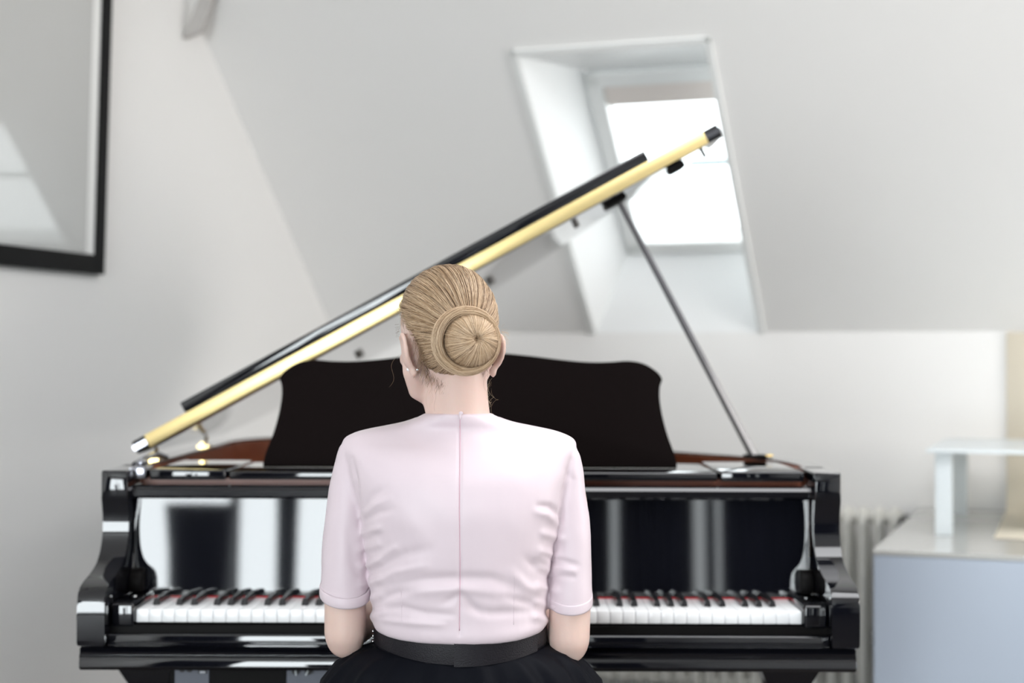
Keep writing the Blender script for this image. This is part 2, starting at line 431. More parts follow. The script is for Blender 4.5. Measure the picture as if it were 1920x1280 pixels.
# key blocks, slip, bed
for x0, x1 in ((XI0, -0.6905), (0.5355, XI1)):
    kb = nbox('key_block', M['lacquer'], pn, x0, x1, 2.838, 3.003, 0.700, 0.7425, r=0.005, seg=3, smooth=True)
    bm = bmesh.new(); cyl(bm, ((x0 + x1) / 2, 2.93, 0.741), ((x0 + x1) / 2, 2.93, 0.7435), 0.004)
    link('screw', bm, M['steel'], kb)
nbox('key_rail', M['satin_black'], pn, XI0, XI1, 2.842, 3.01, 0.664, 0.7025)
nbox('key_slip', M['lacquer'], pn, XI0, XI1, 2.818, 2.845, 0.664, 0.6895, r=0.003, smooth=True)
prof('keybed', [(2.808, 0.6635), (2.803, 0.6600), (2.806, 0.6545), (2.806, 0.652), (2.800, 0.6505), (2.797, 0.645), (2.797, 0.634), (2.803, 0.628), (3.13, 0.628), (3.13, 0.671), (2.80, 0.671), (2.812, 0.668)][::-1],
     XO0 + 0.003, XO1 - 0.005, M['lacquer'], pn, r=0.003)
nbox('key_felt', M['felt'], pn, XI0 + 0.02, XI1 - 0.02, 2.9985, 3.0033, 0.7303, 0.7322)

# keys: 52 white, 36 black
KX0 = -0.6893; PIT = (0.5345 + 0.6893) / 52
def make_white(x0):
    bm = bmesh.new(); box(bm, 0.0004, PIT - 0.0004, 2.850, 2.9995, 0.7065, 0.730, 0.0011, 2)
    return bm
wk = link('white_key', make_white(0), M['ivory'], pn, True, 50)
wk.location.x = KX0
def make_black():
    bm = bmesh.new()
    b0, t0 = 0.0068, 0.0048
    lo = [(-b0, 2.899), (b0, 2.899), (b0, 2.9985), (-b0, 2.9985)]
    hi = [(-t0, 2.9035), (t0, 2.9035), (t0, 2.9985), (-t0, 2.9985)]
    A = [bm.verts.new((x, y, 0.7295)) for x, y in lo]; B = [bm.verts.new((x, y, 0.7425 - (0.0 if y > 2.95 else 0.0008))) for x, y in hi]
    bm.faces.new(A[::-1]); bm.faces.new(B)
    for i in range(4): bm.faces.new((A[i], A[(i+1) % 4], B[(i+1) % 4], B[i]))
    bmesh.ops.bevel(bm, geom=list(bm.edges), offset=0.0014, segments=2, affect='EDGES')
    return bm
bk = link('black_key', make_black(), M['ebony'], pn, True, 50)
names = 'ABCDEFG'; first_b = True
off = {'A': 0.0015, 'C': -0.0020, 'D': 0.0020, 'F': -0.0025, 'G': 0.0}
for i in range(52):
    if i:
        c = wk.copy(); COL.objects.link(c); c.location.x = KX0 + i * PIT
    nme = names[i % 7]
    if nme in off and i < 51:
        x = KX0 + (i + 1) * PIT + off[nme]
        c = bk if first_b else bk.copy()
        if not first_b: COL.objects.link(c)
        first_b = False
        c.location.x = x

# rim, straight bass side, tail, bentside
rim_pts = [(XO1, 3.10), (0.632, 3.20), (0.612, 3.36), (0.560, 3.50), (0.475, 3.62), (0.385, 3.74), (0.305, 3.88), (0.235, 4.04), (0.140, 4.21), (-0.010, 4.35), (-0.20, 4.43), (-0.42, 4.45), (-0.62, 4.41), (-0.74, 4.30), (-0.783, 4.12), (-0.783, 3.90), (-0.783, 3.10)]
rp = bez([(x, y, 0) for x, y in rim_pts], 6)
def inset(path, d):
    out = []
    for i, p in enumerate(path):
        t = (path[min(i+1, len(path)-1)] - path[max(i-1, 0)]).normalized()
        out.append(p + Vector((-t.y, t.x, 0)) * d)
    return out
def ribbon(name, path, d0, d1, z0, z1, m, r=0.0):
    a, b = inset(path, d0), inset(path, d1); bm = bmesh.new()
    L = [[bm.verts.new((p.x, p.y, z)) for p in q] for q, z in ((a, z0), (a, z1), (b, z1), (b, z0))]
    for i in range(len(path) - 1):
        for k in range(4): bm.faces.new((L[k][i], L[(k+1) % 4][i], L[(k+1) % 4][i+1], L[k][i+1]))
    bm.faces.new([L[k][0] for k in range(4)]); bm.faces.new([L[k][-1] for k in range(4)][::-1])
    if r:
        es = [e for e in bm.edges if abs(e.verts[0].co.z - z1) < 1e-5 and abs(e.verts[1].co.z - z1) < 1e-5 and len(e.link_faces) == 2 and e.calc_face_angle(0) > 1]
        bmesh.ops.bevel(bm, geom=es, offset=r, segments=2, affect='EDGES')
    return link(name, bm, m, pn, True, 40)
ribbon('rim', rp, 0.0, 0.040, 0.655, 0.977, M['lacquer'], 0.003)
ribbon('inner_rim', rp, 0.0405, 0.052, 0.82, 0.9725, M['mahogany'])
def flat(name, path, z0, z1, m, parent=pn, ymin=None):
    bm = bmesh.new()
    prism(bm, [(p.x, p.y) for p in path], z0, z1, lambda p, a: Vector((p[0], p[1], a)))
    return link(name, bm, m, parent)
flat('soundboard', inset(rp, 0.045), 0.80, 0.815, M['spruce'])
pl_ = flat('iron_plate', inset(rp, 0.075), 0.845, 0.857, M['plate'])
bm = bmesh.new()
for k in range(60):
    x = -0.70 + k * 0.0205
    y1 = 4.30 if x < -0.1 else 4.30 - (x + 0.1) * 1.15
    tube(bm, [(x, 3.36, 0.868), (x - 0.05 if x > -0.6 else x, y1 - 0.15, 0.868)], 0.0008, 4)
st = link('strings', bm, M['steel'], pl_)
nbox('pin_block', M['mahogany'], pn, XI0 + 0.01, XI1 - 0.01, 3.048, 3.12, 0.86, 0.9565)
# music shelf and its side boards
nbox('music_shelf', M['lacquer'], pn, -0.547, 0.399, 3.000, 3.285, 0.9575, 0.9735, r=0.003, smooth=True)
for x0, x1 in ((-0.700, -0.5535), (0.4045, 0.566)):
    nbox('side_board', M['lacquer'], pn, x0, x1, 2.994, 3.30, 0.957, 0.9765, r=0.003, smooth=True)
# music desk with bracket-shaped outline
half = [(0.0, 0.2355), (0.06, 0.2345), (0.12, 0.229), (0.18, 0.2215), (0.235, 0.2165), (0.28, 0.2165), (0.32, 0.2190), (0.350, 0.2140), (0.3725, 0.2015), (0.389, 0.1835), (0.3845, 0.165), (0.3835, 0.140), (0.388, 0.105), (0.3975, 0.065), (0.411, 0.025), (0.4155, 0.0)]
hp = [(p.x, p.y) for p in bez([(a, b, 0) for a, b in half], 4)]
outl = hp + [(-x, y) for x, y in hp[::-1][:-1] ][0:]
outl = [(x, y) for x, y in outl]
DX, DY, DZ, lean = -0.0835, 3.105, 0.9735, math.radians(14)
bm = bmesh.new()
prism(bm, outl[:-1] if outl[0] == outl[-1] else outl, 0.0, 0.016,
      lambda p, a: Vector((DX + p[0] , DY + p[1] * math.sin(lean) + a * math.cos(lean), DZ + p[1] * math.cos(lean) - a * math.sin(lean) + 0.004)), 0.002)
link('music_desk', bm, M['desk'], pn, True, 40)

# lid, raised on the bass side hinge
LX, LZ, LA = -0.782, 0.992, math.radians(28.75)
Lu = Vector((math.cos(LA), 0, math.sin(LA))); Ln = Vector((-math.sin(LA), 0, math.cos(LA)))
def LP(u, y, n): return Vector((LX, 0, LZ)) + Lu * u + Ln * n + Vector((0, y, 0))
LY = 3.24
outer = [p for p in inset(rp, -0.012) if p.y > LY + 0.01]
pl2 = [(1.395, LY)] + [(min(p.x - LX, 1.395), p.y) for p in outer] + [(0.0, LY)]
bm = bmesh.new()
prism(bm, [(max(0, a), b) for a, b in pl2], 0.0, 0.029, lambda p, a: LP(p[0], p[1], a), 0.003)
lid = link('lid', bm, M['lacquer'], pn, True, 40)
def lbox(name, u0, u1, y0, y1, n0, n1, m, parent=None, r=0.0):
    bm = bmesh.new(); box(bm, u0, u1, y0, y1, n0, n1, r, xf=lambda c: LP(c.x, c.y, c.z))
    return link(name, bm, m, parent or lid, True, 40)
lbox('lid_flap', 0.128, 1.235, LY - 0.004, LY + 0.30, 0.0295, 0.0525, M['lacquer'], r=0.003)
lbox('brass_hinge', 0.030, 1.362, LY - 0.004, LY + 0.001, 0.001, 0.0285, M['hinge'], r=0.001)
lbox('lock_plate', 1.364, 1.396, LY - 0.003, LY + 0.001, 0.009, 0.020, M['chrome'])
lbox('lock_plate', -0.003, 0.028, LY - 0.003, LY + 0.001, 0.009, 0.020, M['chrome'])
for (u, y, rr, hh) in ((0.83, 3.84, 0.011, 0.010), (0.45, 3.93, 0.011, 0.010), (1.05, 3.42, 0.007, 0.012)):
    bm = bmesh.new(); cyl(bm, LP(u, y, 0.0), LP(u, y, -hh), rr); link('lid_bumper', bm, M['bumper'], lid, True, 40)
bm = bmesh.new(); box(bm, 1.262, 1.300, 3.25, 3.30, -0.018, 0.0, 0.006, xf=lambda c: LP(c.x, c.y, c.z)); link('prop_cup', bm, M['satin_black'], lid, True, 40)
bm = bmesh.new(); cyl(bm, LP(1.345, 3.26, 0.0), LP(1.345, 3.26, -0.020), 0.004); link('lid_pin', bm, M['satin_black'], lid)
bm = bmesh.new(); box(bm, 1.115, 1.165, 3.30, 3.38, -0.014, 0.0, 0.004, xf=lambda c: LP(c.x, c.y, c.z)); link('prop_socket', bm, M['satin_black'], lid, True, 40)
# lid hinges on the rim
for y in (3.30, 3.84):
    bm = bmesh.new()
    box(bm, -0.775, -0.748, y - 0.02, y + 0.02, 0.9772, 0.9805)
    tube(bm, [(-0.764, y - 0.02, 0.984), (-0.764, y + 0.02, 0.984)], 0.0042, 12)
    tube(bm, [(-0.762, y, 0.979), (-0.756, y, 1.003)], 0.004, 8)
    link('lid_hinge', bm, M['brass'], pn, True, 40)
bm = bmesh.new()
tube(bm, [(-0.755, 3.10, 0.979), (-0.742, 3.14, 0.990), (-0.735, 3.20, 0.996), (-0.725, 3.25, 0.985)], 0.006, 10)
box(bm, -0.735, -0.705, 2.99, 3.05, 0.958, 0.984, 0.004)
box(bm, -0.728, -0.712, 3.00, 3.04, 0.984, 0.994, 0.004)
link('lid_catch', bm, M['chrome'], pn, True, 40)
# prop stick
pb = Vector((0.533, 3.41, 0.983)); pt = LP(1.150, 3.345, -0.012)
bm = bmesh.new()
ax = (pt - pb).normalized()
tube(bm, [pb + ax * t for t in (0.0, 0.02, 0.3, (pt - pb).length)], [0.0115, 0.0105, 0.0088, 0.0075], 4, up=Vector((0.3, 1, 0)))
bmesh.ops.bevel(bm, geom=list(bm.edges), offset=0.002, segments=2, affect='EDGES')
pr = link('prop_stick', bm, M['prop'], pn, True, 50)
bm = bmesh.new(); box(bm, 0.512, 0.560, 3.39, 3.43, 0.9772, 0.986, 0.003); link('prop_hinge', bm, M['satin_black'], pr, True, 40)
bm = bmesh.new(); cyl(bm, (0.556, 3.395, 0.983), (0.572, 3.395, 0.983), 0.004); link('prop_pin', bm, M['brass'], pr, True, 40)

# legs with casters, lyre and pedals
def leg(cx, cy):
    bm = bmesh.new()
    secs = [(0.628, 0.056, 0.075), (0.600, 0.055, 0.074), (0.560, 0.036, 0.05), (0.30, 0.030, 0.036), (0.10, 0.026, 0.030), (0.075, 0.034, 0.038), (0.06, 0.030, 0.034)]
    rings = [[bm.verts.new((cx + sx * a, cy + sy * b, z)) for sx, sy in ((-1,-1),(1,-1),(1,1),(-1,1))] for z, a, b in secs]
    for i in range(len(rings) - 1):
        for k in range(4): bm.faces.new((rings[i][k], rings[i][(k+1)%4], rings[i+1][(k+1)%4], rings[i+1][k]))
    bm.faces.new(rings[0][::-1]); bm.faces.new(rings[-1])
    bmesh.ops.bevel(bm, geom=list(bm.edges), offset=0.003, segments=2, affect='EDGES')
    lg = link('leg', bm, M['lacquer'], pn, True, 40)
    bm = bmesh.new(); cyl(bm, (cx - 0.012, cy, 0.03), (cx + 0.012, cy, 0.03), 0.03, 24)
    box(bm, cx - 0.018, cx + 0.018, cy - 0.012, cy + 0.012, 0.03, 0.062)
    link('caster', bm, M['brass'], lg, True, 40)
leg(-0.692, 3.02); leg(0.532, 3.02); leg(-0.33, 4.22)
bm = bmesh.new()
for x in (-0.15, -0.01): tube(bm, [(x, 3.22, 0.628), (x * 0.9, 3.2, 0.4), (x, 3.18, 0.14)], 0.014, 10)
box(bm, -0.21, 0.05, 3.12, 3.26, 0.08, 0.15, 0.008)
box(bm, -0.20, 0.04, 3.15, 3.30, 0.60, 0.655, 0.005)
ly = link('pedal_lyre', bm, M['lacquer'], pn, True, 40)
for x in (-0.15, -0.08, -0.01):
    bm = bmesh.new(); box(bm, x - 0.012, x + 0.012, 2.99, 3.13, 0.085, 0.095, 0.003); link('pedal', bm, M['brass'], ly, True, 40)
nbox('bottom_board', M['satin_black'], pn, XI0 + 0.03, XI1 - 0.03, 3.10, 3.30, 0.66, 0.69)

# silent-system control unit under the keybed
cu = nbox('control_unit', M['satin_black'], pn, -0.634, -0.337, 2.880, 3.00, 0.575, 0.6275, r=0.002)
nbox('jack_panel', M['grey_plastic'], cu, -0.6235, -0.5595, 2.877, 2.881, 0.582, 0.6262, r=0.001)
nbox('volume_panel', M['grey_plastic'], cu, -0.4160, -0.3370, 2.877, 2.881, 0.582, 0.6245, r=0.001)
for x in (-0.6095, -0.5955):
    bm = bmesh.new(); cyl(bm, (x, 2.8772, 0.6165), (x, 2.8745, 0.6165), 0.0064, 24)
    jk = link('headphone_jack', bm, M['rubber'], cu, True, 40)
    bm = bmesh.new(); cyl(bm, (x, 2.8750, 0.6165), (x, 2.8742, 0.6165), 0.0022, 16); link('jack_socket', bm, M['ink'], jk)
bm = bmesh.new(); box(bm, -0.5795, -0.5640, 2.8745, 2.8775, 0.6075, 0.6180, 0.0008); usb = link('usb_port', bm, M['rubber'], cu)
bm = bmesh.new(); box(bm, -0.5765, -0.5660, 2.8738, 2.8746, 0.6085, 0.6125); link('usb_tongue', bm, M['ink'], usb)
bm = bmesh.new(); box(bm, -0.5780, -0.5655, 2.8764, 2.8772, 0.6207, 0.6222); link('port_legend', bm, M['ink'], cu)
for x, tw in ((-0.3985, -0.2), (-0.3745, 0.5)):
    bm = bmesh.new(); cyl(bm, (x, 2.878, 0.6145), (x, 2.868, 0.6145), 0.0068, 24)
    kn = link('volume_knob', bm, M['rubber'], cu, True, 40)
    bm = bmesh.new(); tube(bm, [(x - 0.001 * tw, 2.8672, 0.6150), (x - 0.009 * tw, 2.8672, 0.6065)], 0.0014, 6); link('knob_pointer', bm, M['acrylic'], kn)
settle(pn)

# ================================================================== PICTURE on the left wall (leans a little forward at the top)
pic = empty('framed_picture', R(UL, 2.0, 1.43), 'large grey picture in a black frame on the left wall', 'picture')
V0, V1, ZB, ZT = 1.452, 2.70, 1.427, 2.56
tilt = 0.026
def PF(c):  # c=(depth from wall, v, z)
    return R(UL + 0.004 + c.x + (c.z - ZB) * tilt, c.y, c.z)
bm = bmesh.new(); fw = 0.042
box(bm, 0, 0.020, V0, V0 + fw, ZB, ZT, 0.002, xf=PF); box(bm, 0, 0.020, V1 - fw, V1, ZB, ZT, 0.002, xf=PF)
box(bm, 0, 0.020, V0 + fw, V1 - fw, ZB, ZB + 0.052, 0.002, xf=PF); box(bm, 0, 0.020, V0 + fw, V1 - fw, ZT - 0.052, ZT, 0.002, xf=PF)
link('frame', bm, M['frame'], pic)
bm = bmesh.new(); box(bm, 0.004, 0.012, V0 + fw, V1 - fw, ZB + 0.052, ZT - 0.052, xf=PF); link('mount', bm, M['mount'], pic)
bm = bmesh.new(); box(bm, 0.0125, 0.015, V0 + fw + 0.040, V1 - fw - 0.04, ZB + 0.056, ZT - 0.06, xf=PF); link('print', bm, M['print'], pic)
settle(pic)

# ================================================================== RADIATOR
rad = empty('radiator', R(0.2, 0.12, 0), 'cream column radiator on the knee wall under the roof window', 'radiator')
bm0 = None; RT, RB = 0.742, 0.12
proto = None
ncol = 24
for k in range(ncol):
    u = 0.728 - k * 0.0485
    if proto is None:
        bm = bmesh.new()
        path = []
        for a in range(0, 181, 20): path.append((0.12 + 0.045 * math.cos(math.radians(a)), RT - 0.058 + 0.045 * math.sin(math.radians(a))))
        for a in range(180, 361, 20): path.append((0.12 + 0.045 * math.cos(math.radians(a)), RB + 0.058 + 0.045 * math.sin(math.radians(a))))
        path.append(path[0])
        tube(bm, [R(0, p[0], p[1]) for p in path], 0.0135, 10, up=E)
        tube(bm, [R(0, 0.12, RT - 0.02), R(0, 0.12, RB + 0.02)], 0.0135, 10)
        for z in (RT - 0.035, RB + 0.035): tube(bm, [R(-0.0243, 0.12, z), R(0.0243, 0.12, z)], 0.021, 12)
        proto = link('column', bm, M['radiator'], rad, True, 50)
        proto.location = E * u
    else:
        c = proto.copy(); COL.objects.link(c); c.location = E * u
bm = bmesh.new()
tube(bm, [R(0.745, 0.12, RT - 0.035), R(0.775, 0.12, RT - 0.035)], 0.012, 12)
tube(bm, [R(0.762, 0.12, RT - 0.035), R(0.762, 0.20, RT - 0.035)], 0.014, 12)
link('valve', bm, M['rubber'], rad, True, 40)
for u in (-0.35, 0.65): link('wall_bracket', rbox(u - 0.015, u + 0.015, 0.004, 0.07, 0.3, 0.34), M['steel'], rad)
settle(rad)

# ================================================================== CABINET, RISER, PAPER
cab = empty('low_cabinet', R(1.6, 0.6, 0), 'plain white low cabinet with grey top, right of the piano', 'cabinet')
CT = 0.7325; CU, CV = 0.790, 1.216
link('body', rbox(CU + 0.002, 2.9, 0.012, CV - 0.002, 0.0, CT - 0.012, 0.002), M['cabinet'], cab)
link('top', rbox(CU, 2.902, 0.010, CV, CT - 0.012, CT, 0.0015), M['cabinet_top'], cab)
settle(cab)
ri = empty('riser_shelf', R(1.4, 0.5, CT), 'thin white riser shelf standing on the low cabinet', 'shelf')
link('board', rbox(0.885, 2.10, 0.165, 0.845, 0.9530, 0.9625, 0.001), M['acrylic'], ri)
for (u, v) in ((0.905, 0.800), (0.905, 0.19), (2.04, 0.800), (2.04, 0.19)):
    link('leg', rbox(u, u + 0.044, v - 0.015, v + 0.015, CT + 0.0005, 0.9530, 0.001), M['acrylic'], ri)
settle(ri)
bm = bmesh.new()
pth = [(0.85, CT + 0.0022), (0.5, CT + 0.0022), (0.12, CT + 0.0022)] + [(0.115 - 0.1 * math.sin(a), CT + 0.1022 - 0.1 * math.cos(a)) for a in [PI/2 * k / 8 for k in range(1, 9)]] + [(0.013, 1.0), (0.013, KN - 0.004)]
ring = []
for (v, z) in pth:
    ring.append((bm.verts.new(R(1.056, v, z)), bm.verts.new(R(1.95, v, z))))
for a, b in zip(ring[:-1], ring[1:]): bm.faces.new((a[0], a[1], b[1], b[0]))
pap = link('paper_backdrop', bm, M['paper'], None, True)
md = pap.modifiers.new('sheet', 'SOLIDIFY'); md.thickness = 0.002; md.offset = 0
tag(pap, 'cream paper backdrop sweeping from the knee wall onto the cabinet', 'paper backdrop')

# ================================================================== BENCH
be = empty('piano_bench', (-0.083, 2.42, 0), 'black piano bench under the seated pianist', 'bench')
nbox('seat', M['fabric_seat'], be, -0.272, 0.106, 2.325, 2.56, 0.425, 0.475, r=0.012, seg=3, smooth=True)
for x in (-0.245, 0.080):
    for y in (2.35, 2.535):
        nbox('leg', M['lacquer'], be, x - 0.02, x + 0.02, y - 0.02, y + 0.02, 0.0, 0.425, r=0.003)
settle(be)

# ================================================================== PIANIST
TY = 2.425          # torso axis depth
def Q(px, py, Y=TY): return at(px, py, Y)
per = empty('person', (-0.083, TY, 0.475), 'seated pianist seen from behind, pale pink satin blouse, blond hair in a bun', 'person')
HC = Q(841, 0, 2.40); HC.z = 1.2475
YAW = math.radians(20); PITCH = math.radians(-14)
HR = (Matrix.Rotation(YAW, 3, 'Z') @ Matrix.Rotation(PITCH, 3, 'X'))
def H(x, y, z): return HC + HR @ Vector((x, y, z))

def remeshed(name, bm, m, parent, voxel, smooth_it=4, fn=None):
    me = bpy.data.meshes.new(name + '_src'); bmesh.ops.recalc_face_normals(bm, faces=bm.faces); bm.to_mesh(me); bm.free()
    o = bpy.data.objects.new(name + '_src', me); COL.objects.link(o)
    md = o.modifiers.new('r', 'REMESH'); md.mode = 'VOXEL'; md.voxel_size = voxel; md.use_smooth_shade = True
    if smooth_it:
        s = o.modifiers.new('s', 'SMOOTH'); s.iterations = smooth_it; s.factor = 0.5
    dg = bpy.context.evaluated_depsgraph_get(); dg.update()
    me2 = bpy.data.meshes.new_from_object(o.evaluated_get(dg))
    bpy.data.objects.remove(o); bpy.data.meshes.remove(me)
    me2.name = name; me2.materials.clear(); me2.materials.append(m)
    if fn:
        nr = [v.normal.copy() for v in me2.vertices]
        for v, n_ in zip(me2.vertices, nr): v.co = fn(v.co, n_)
    for p in me2.polygons: p.use_smooth = True
    me2.update()
    ob = bpy.data.objects.new(name, me2); COL.objects.link(ob); ob.parent = parent
    return ob

# ---- arms and hands skeleton
SHL, SHR = Q(668, 870), Q(1054, 874)
ELL, ELR = Q(647, 1187, 2.422), Q(1067, 1197, 2.422)
WRL, WRR = Vector((-0.205, 2.735, 0.772)), Vector((0.045, 2.735, 0.772))
bm = bmesh.new()
def limb(pts, rads, sub=6):
    P = bez(pts, sub); n = len(P)
    rr = []
    for i in range(n):
        f = i / (n - 1) * (len(rads) - 1); k = min(int(f), len(rads) - 2); t = f - k
        rr.append(rads[k] * (1 - t) + rads[k+1] * t)
    tube(bm, P, rr, 18)
    ell(bm, P[0], (rr[0],) * 3, nu=16, nv=10); ell(bm, P[-1], (rr[-1],) * 3, nu=16, nv=10)
for sh, el, wr, s in ((SHL, ELL, WRL, -1), (SHR, ELR, WRR, 1)):
    m1, m2 = (Q(652, 950), Q(648, 1060)) if s < 0 else (Q(1067, 955), Q(1070, 1060))
    limb([sh, m1, m2, el], [0.028, 0.030, 0.0330, 0.0325])
    ell(bm, el + Vector((0, 0.002, -0.003)), (0.0310, 0.0305, 0.036))
    fa = el.lerp(wr, 0.35)
    limb([el + Vector((0, 0.008, 0.000)), fa, wr], [0.030, 0.031, 0.021])
    # hand: palm and five bent fingers resting on the keys
    d = (wr - el); d.z = 0; d.normalize(); sd = Vector((d.y, -d.x, 0)) * s      # sd points to the little finger side
    pc = wr + d * 0.048 + Vector((0, 0, 0.006))
    rot = Matrix((Vector((d.y, -d.x, 0)), d, Z)).transposed()
    ell(bm, pc, (0.037, 0.046, 0.013), rot); ell(bm, wr + d * 0.01, (0.023, 0.025, 0.015), rot)
    for j, (o_, l1, l2, l3) in enumerate(((-0.026, 0.036, 0.024, 0.017), (-0.009, 0.040, 0.027, 0.018), (0.009, 0.037, 0.025, 0.018), (0.026, 0.029, 0.019, 0.016))):
        b0 = pc + d * 0.036 + sd * o_ + Z * 0.002
        a1 = b0 + d * l1 * 0.95 + sd * o_ * 0.25 + Z * (0.003 - 0.001 * j)
        a2 = a1 + d * l2 * 0.75 - Z * l2 * 0.65
        a3 = Vector(a2 + d * l3 * 0.30 - Z * l3 * 0.9); a3.z = max(a3.z, 0.7385)
        tube(bm, [b0, a1, a2, a3], [0.0092, 0.0085, 0.0078, 0.0066], 12)
        for q, r_ in ((a1, 0.0088), (a2, 0.008), (a3, 0.0067)): ell(bm, q, (r_,) * 3, nu=12, nv=8)
    t0 = wr + d * 0.022 - sd * 0.018; t1 = t0 + d * 0.032 - sd * 0.030 - Z * 0.006; t2 = t1 + d * 0.026 - sd * 0.006 - Z * 0.010; t2.z = max(t2.z, 0.739)
    tube(bm, [t0, t1, t2], [0.012, 0.0098, 0.0075], 12)
    for q, r_ in ((t0, 0.012), (t1, 0.0098), (t2, 0.0075)): ell(bm, q, (r_,) * 3, nu=12, nv=8)
# ---- torso, neck, pelvis, legs inside the clothes
CX = -0.083
for z, a, b in ((0.56, 0.155, 0.105), (0.64, 0.15, 0.10), (0.73, 0.122, 0.082), (0.80, 0.122, 0.08), (0.90, 0.130, 0.085), (0.97, 0.135, 0.085), (1.01, 0.12, 0.055)):
    ell(bm, (CX, TY, z), (a, b, 0.075 if z < 1.0 else 0.045))
nk0 = Q(860, 800, 2.425); nk1 = Q(853, 690, 2.415)
tube(bm, bez([nk0 - Z * 0.06, nk0, nk0.lerp(nk1, 0.5), nk1, nk1 + Z * 0.04], 4), [0.044] * 4 + [0.049] + [0.0505, 0.0495] + [0.049] * 10, 28)
tube(bm, [Q(793, 708, 2.405), Q(812, 750, 2.415), Q(826, 800, 2.42)], [0.015, 0.017, 0.018], 14)
for s in (-1, 1):
    hp_ = Vector((CX + s * 0.085, 2.44, 0.565)); kn_ = Vector((CX + s * 0.10, 2.82, 0.515)); an = Vector((CX + s * 0.11, 2.93, 0.10))
    limb([hp_, hp_.lerp(kn_, 0.5), kn_], [0.080, 0.068, 0.050]); limb([kn_, kn_.lerp(an, 0.35), an], [0.050, 0.050, 0.030])
    limb([an + Vector((0, -0.03, -0.055)), an + Vector((0, 0.07, -0.055)), an + Vector((0, 0.15, -0.075))], [0.03, 0.032, 0.02])
# ---- head
ell(bm, HC, (0.0715, 0.090, 0.083), HR, 32, 20)
ell(bm, H(0, 0.028, -0.035), (0.0665, 0.062, 0.070), HR); ell(bm, H(0, 0.046, -0.062), (0.054, 0.046, 0.052), HR)
ell(bm, H(0, 0.076, -0.098), (0.024, 0.020, 0.018), HR)                   # chin
for s in (-1, 1):
    tube(bm, [H(s * 0.064, 0.005, -0.045), H(s * 0.058, 0.018, -0.075), H(s * 0.040, 0.050, -0.098), H(s * 0.012, 0.074, -0.105)], [0.012, 0.014, 0.015, 0.014], 12)
    ell(bm, H(s * 0.038, 0.070, -0.042), (0.022, 0.018, 0.018), HR)        # cheekbone
    ell(bm, H(s * 0.030, 0.083, -0.005), (0.022, 0.010, 0.007), HR)        # brow
tube(bm, [H(0, 0.086, -0.004), H(0, 0.098, -0.030), H(0, 0.106, -0.042)], [0.006, 0.0075, 0.0085], 12)
ell(bm, H(0, 0.101, -0.046), (0.0125, 0.009, 0.007), HR)
ell(bm, H(0, 0.083, -0.074), (0.024, 0.014, 0.014), HR)
for s in (-1, 1): ell(bm, H(s * 0.030, 0.0765, -0.0165), (0.0140, 0.0105, 0.0080), HR)
# ears: rim, bowl and lobe
for s in (-1, 1):
    def EP(a, b, c): return H(s * (0.0690 + a * 0.60), -0.006 + b, -0.053 + c * 0.95)
    hel = [EP(0.000, 0.010, -0.006), EP(0.007, 0.010, 0.014), EP(0.013, 0.002, 0.027), EP(0.0165, -0.011, 0.029), EP(0.0175, -0.021, 0.020), EP(0.016, -0.024, 0.006), EP(0.012, -0.021, -0.010), EP(0.000, -0.013, -0.023), EP(-0.007, -0.006, -0.030)]
    tube(bm, bez(hel, 4), 0.0042, 10)
    ell(bm, EP(0.007, -0.006, 0.002), (0.0075, 0.015, 0.025), HR @ Matrix.Rotation(s * 0.30, 3, 'Z'))
    ell(bm, EP(-0.008, -0.006, -0.031), (0.0060, 0.0085, 0.0095), HR)
body = remeshed('body', bm, M['skin'], per, 0.0032, 7)
for s in (-1, 1):
    bm = bmesh.new(); ell(bm, H(s * 0.030, 0.0735, -0.0215), (0.0115,) * 3); ey = link('eye', bm, M['eye'], per, True)
    bm = bmesh.new(); ell(bm, H(s * 0.030, 0.0822, -0.0250), (0.0050, 0.0030, 0.0050), HR); link('iris', bm, M['rubber'], ey, True)
bm = bmesh.new(); ell(bm, H(0, 0.0945, -0.074), (0.019, 0.006, 0.0065), HR); link('lips', bm, M['lip'], per, True)

# ---- blouse
bm = bmesh.new()
# (py, left px, right px, half depth, centre offset in y)
rows = [(1189, 712, 1014, 0.094, 0.0), (1186, 704, 1020, 0.100, 0.0), (1174, 699, 1025, 0.103, 0.0), (1150, 698, 1023, 0.103, 0.0), (1100, 696, 1025, 0.104, -0.002), (1050, 692, 1030, 0.106, -0.004),
        (1000, 684, 1041, 0.108, -0.006), (950, 672, 1053, 0.108, -0.008), (900, 660, 1062, 0.104, -0.006), (865, 650, 1070, 0.096, 0.0), (842, 641, 1080, 0.086, 0.006),
        (826, 642, 1079, 0.074, 0.010), (815, 655, 1064, 0.067, 0.012), (806, 682, 1038, 0.062, 0.012), (798, 722, 1000, 0.060, 0.010), (790, 758, 962, 0.060, 0.006), (781, 783, 936, 0.059, 0.003), (774, 799, 921, 0.0565, 0.0)]
rows = [tuple(0.5 * ((2*b[i]) + (c[i]-a[i])*t + (2*a[i]-5*b[i]+4*c[i]-d[i])*t*t + (3*b[i]-a[i]-3*c[i]+d[i])*t**3) for i in range(5))
        for k in range(len(rows) - 1) for a, b, c, d in [(rows[max(k-1, 0)], rows[k], rows[k+1], rows[min(k+2, len(rows)-1)])] for t in (0, 0.25, 0.5, 0.75)] + [rows[-1]]
rings = []
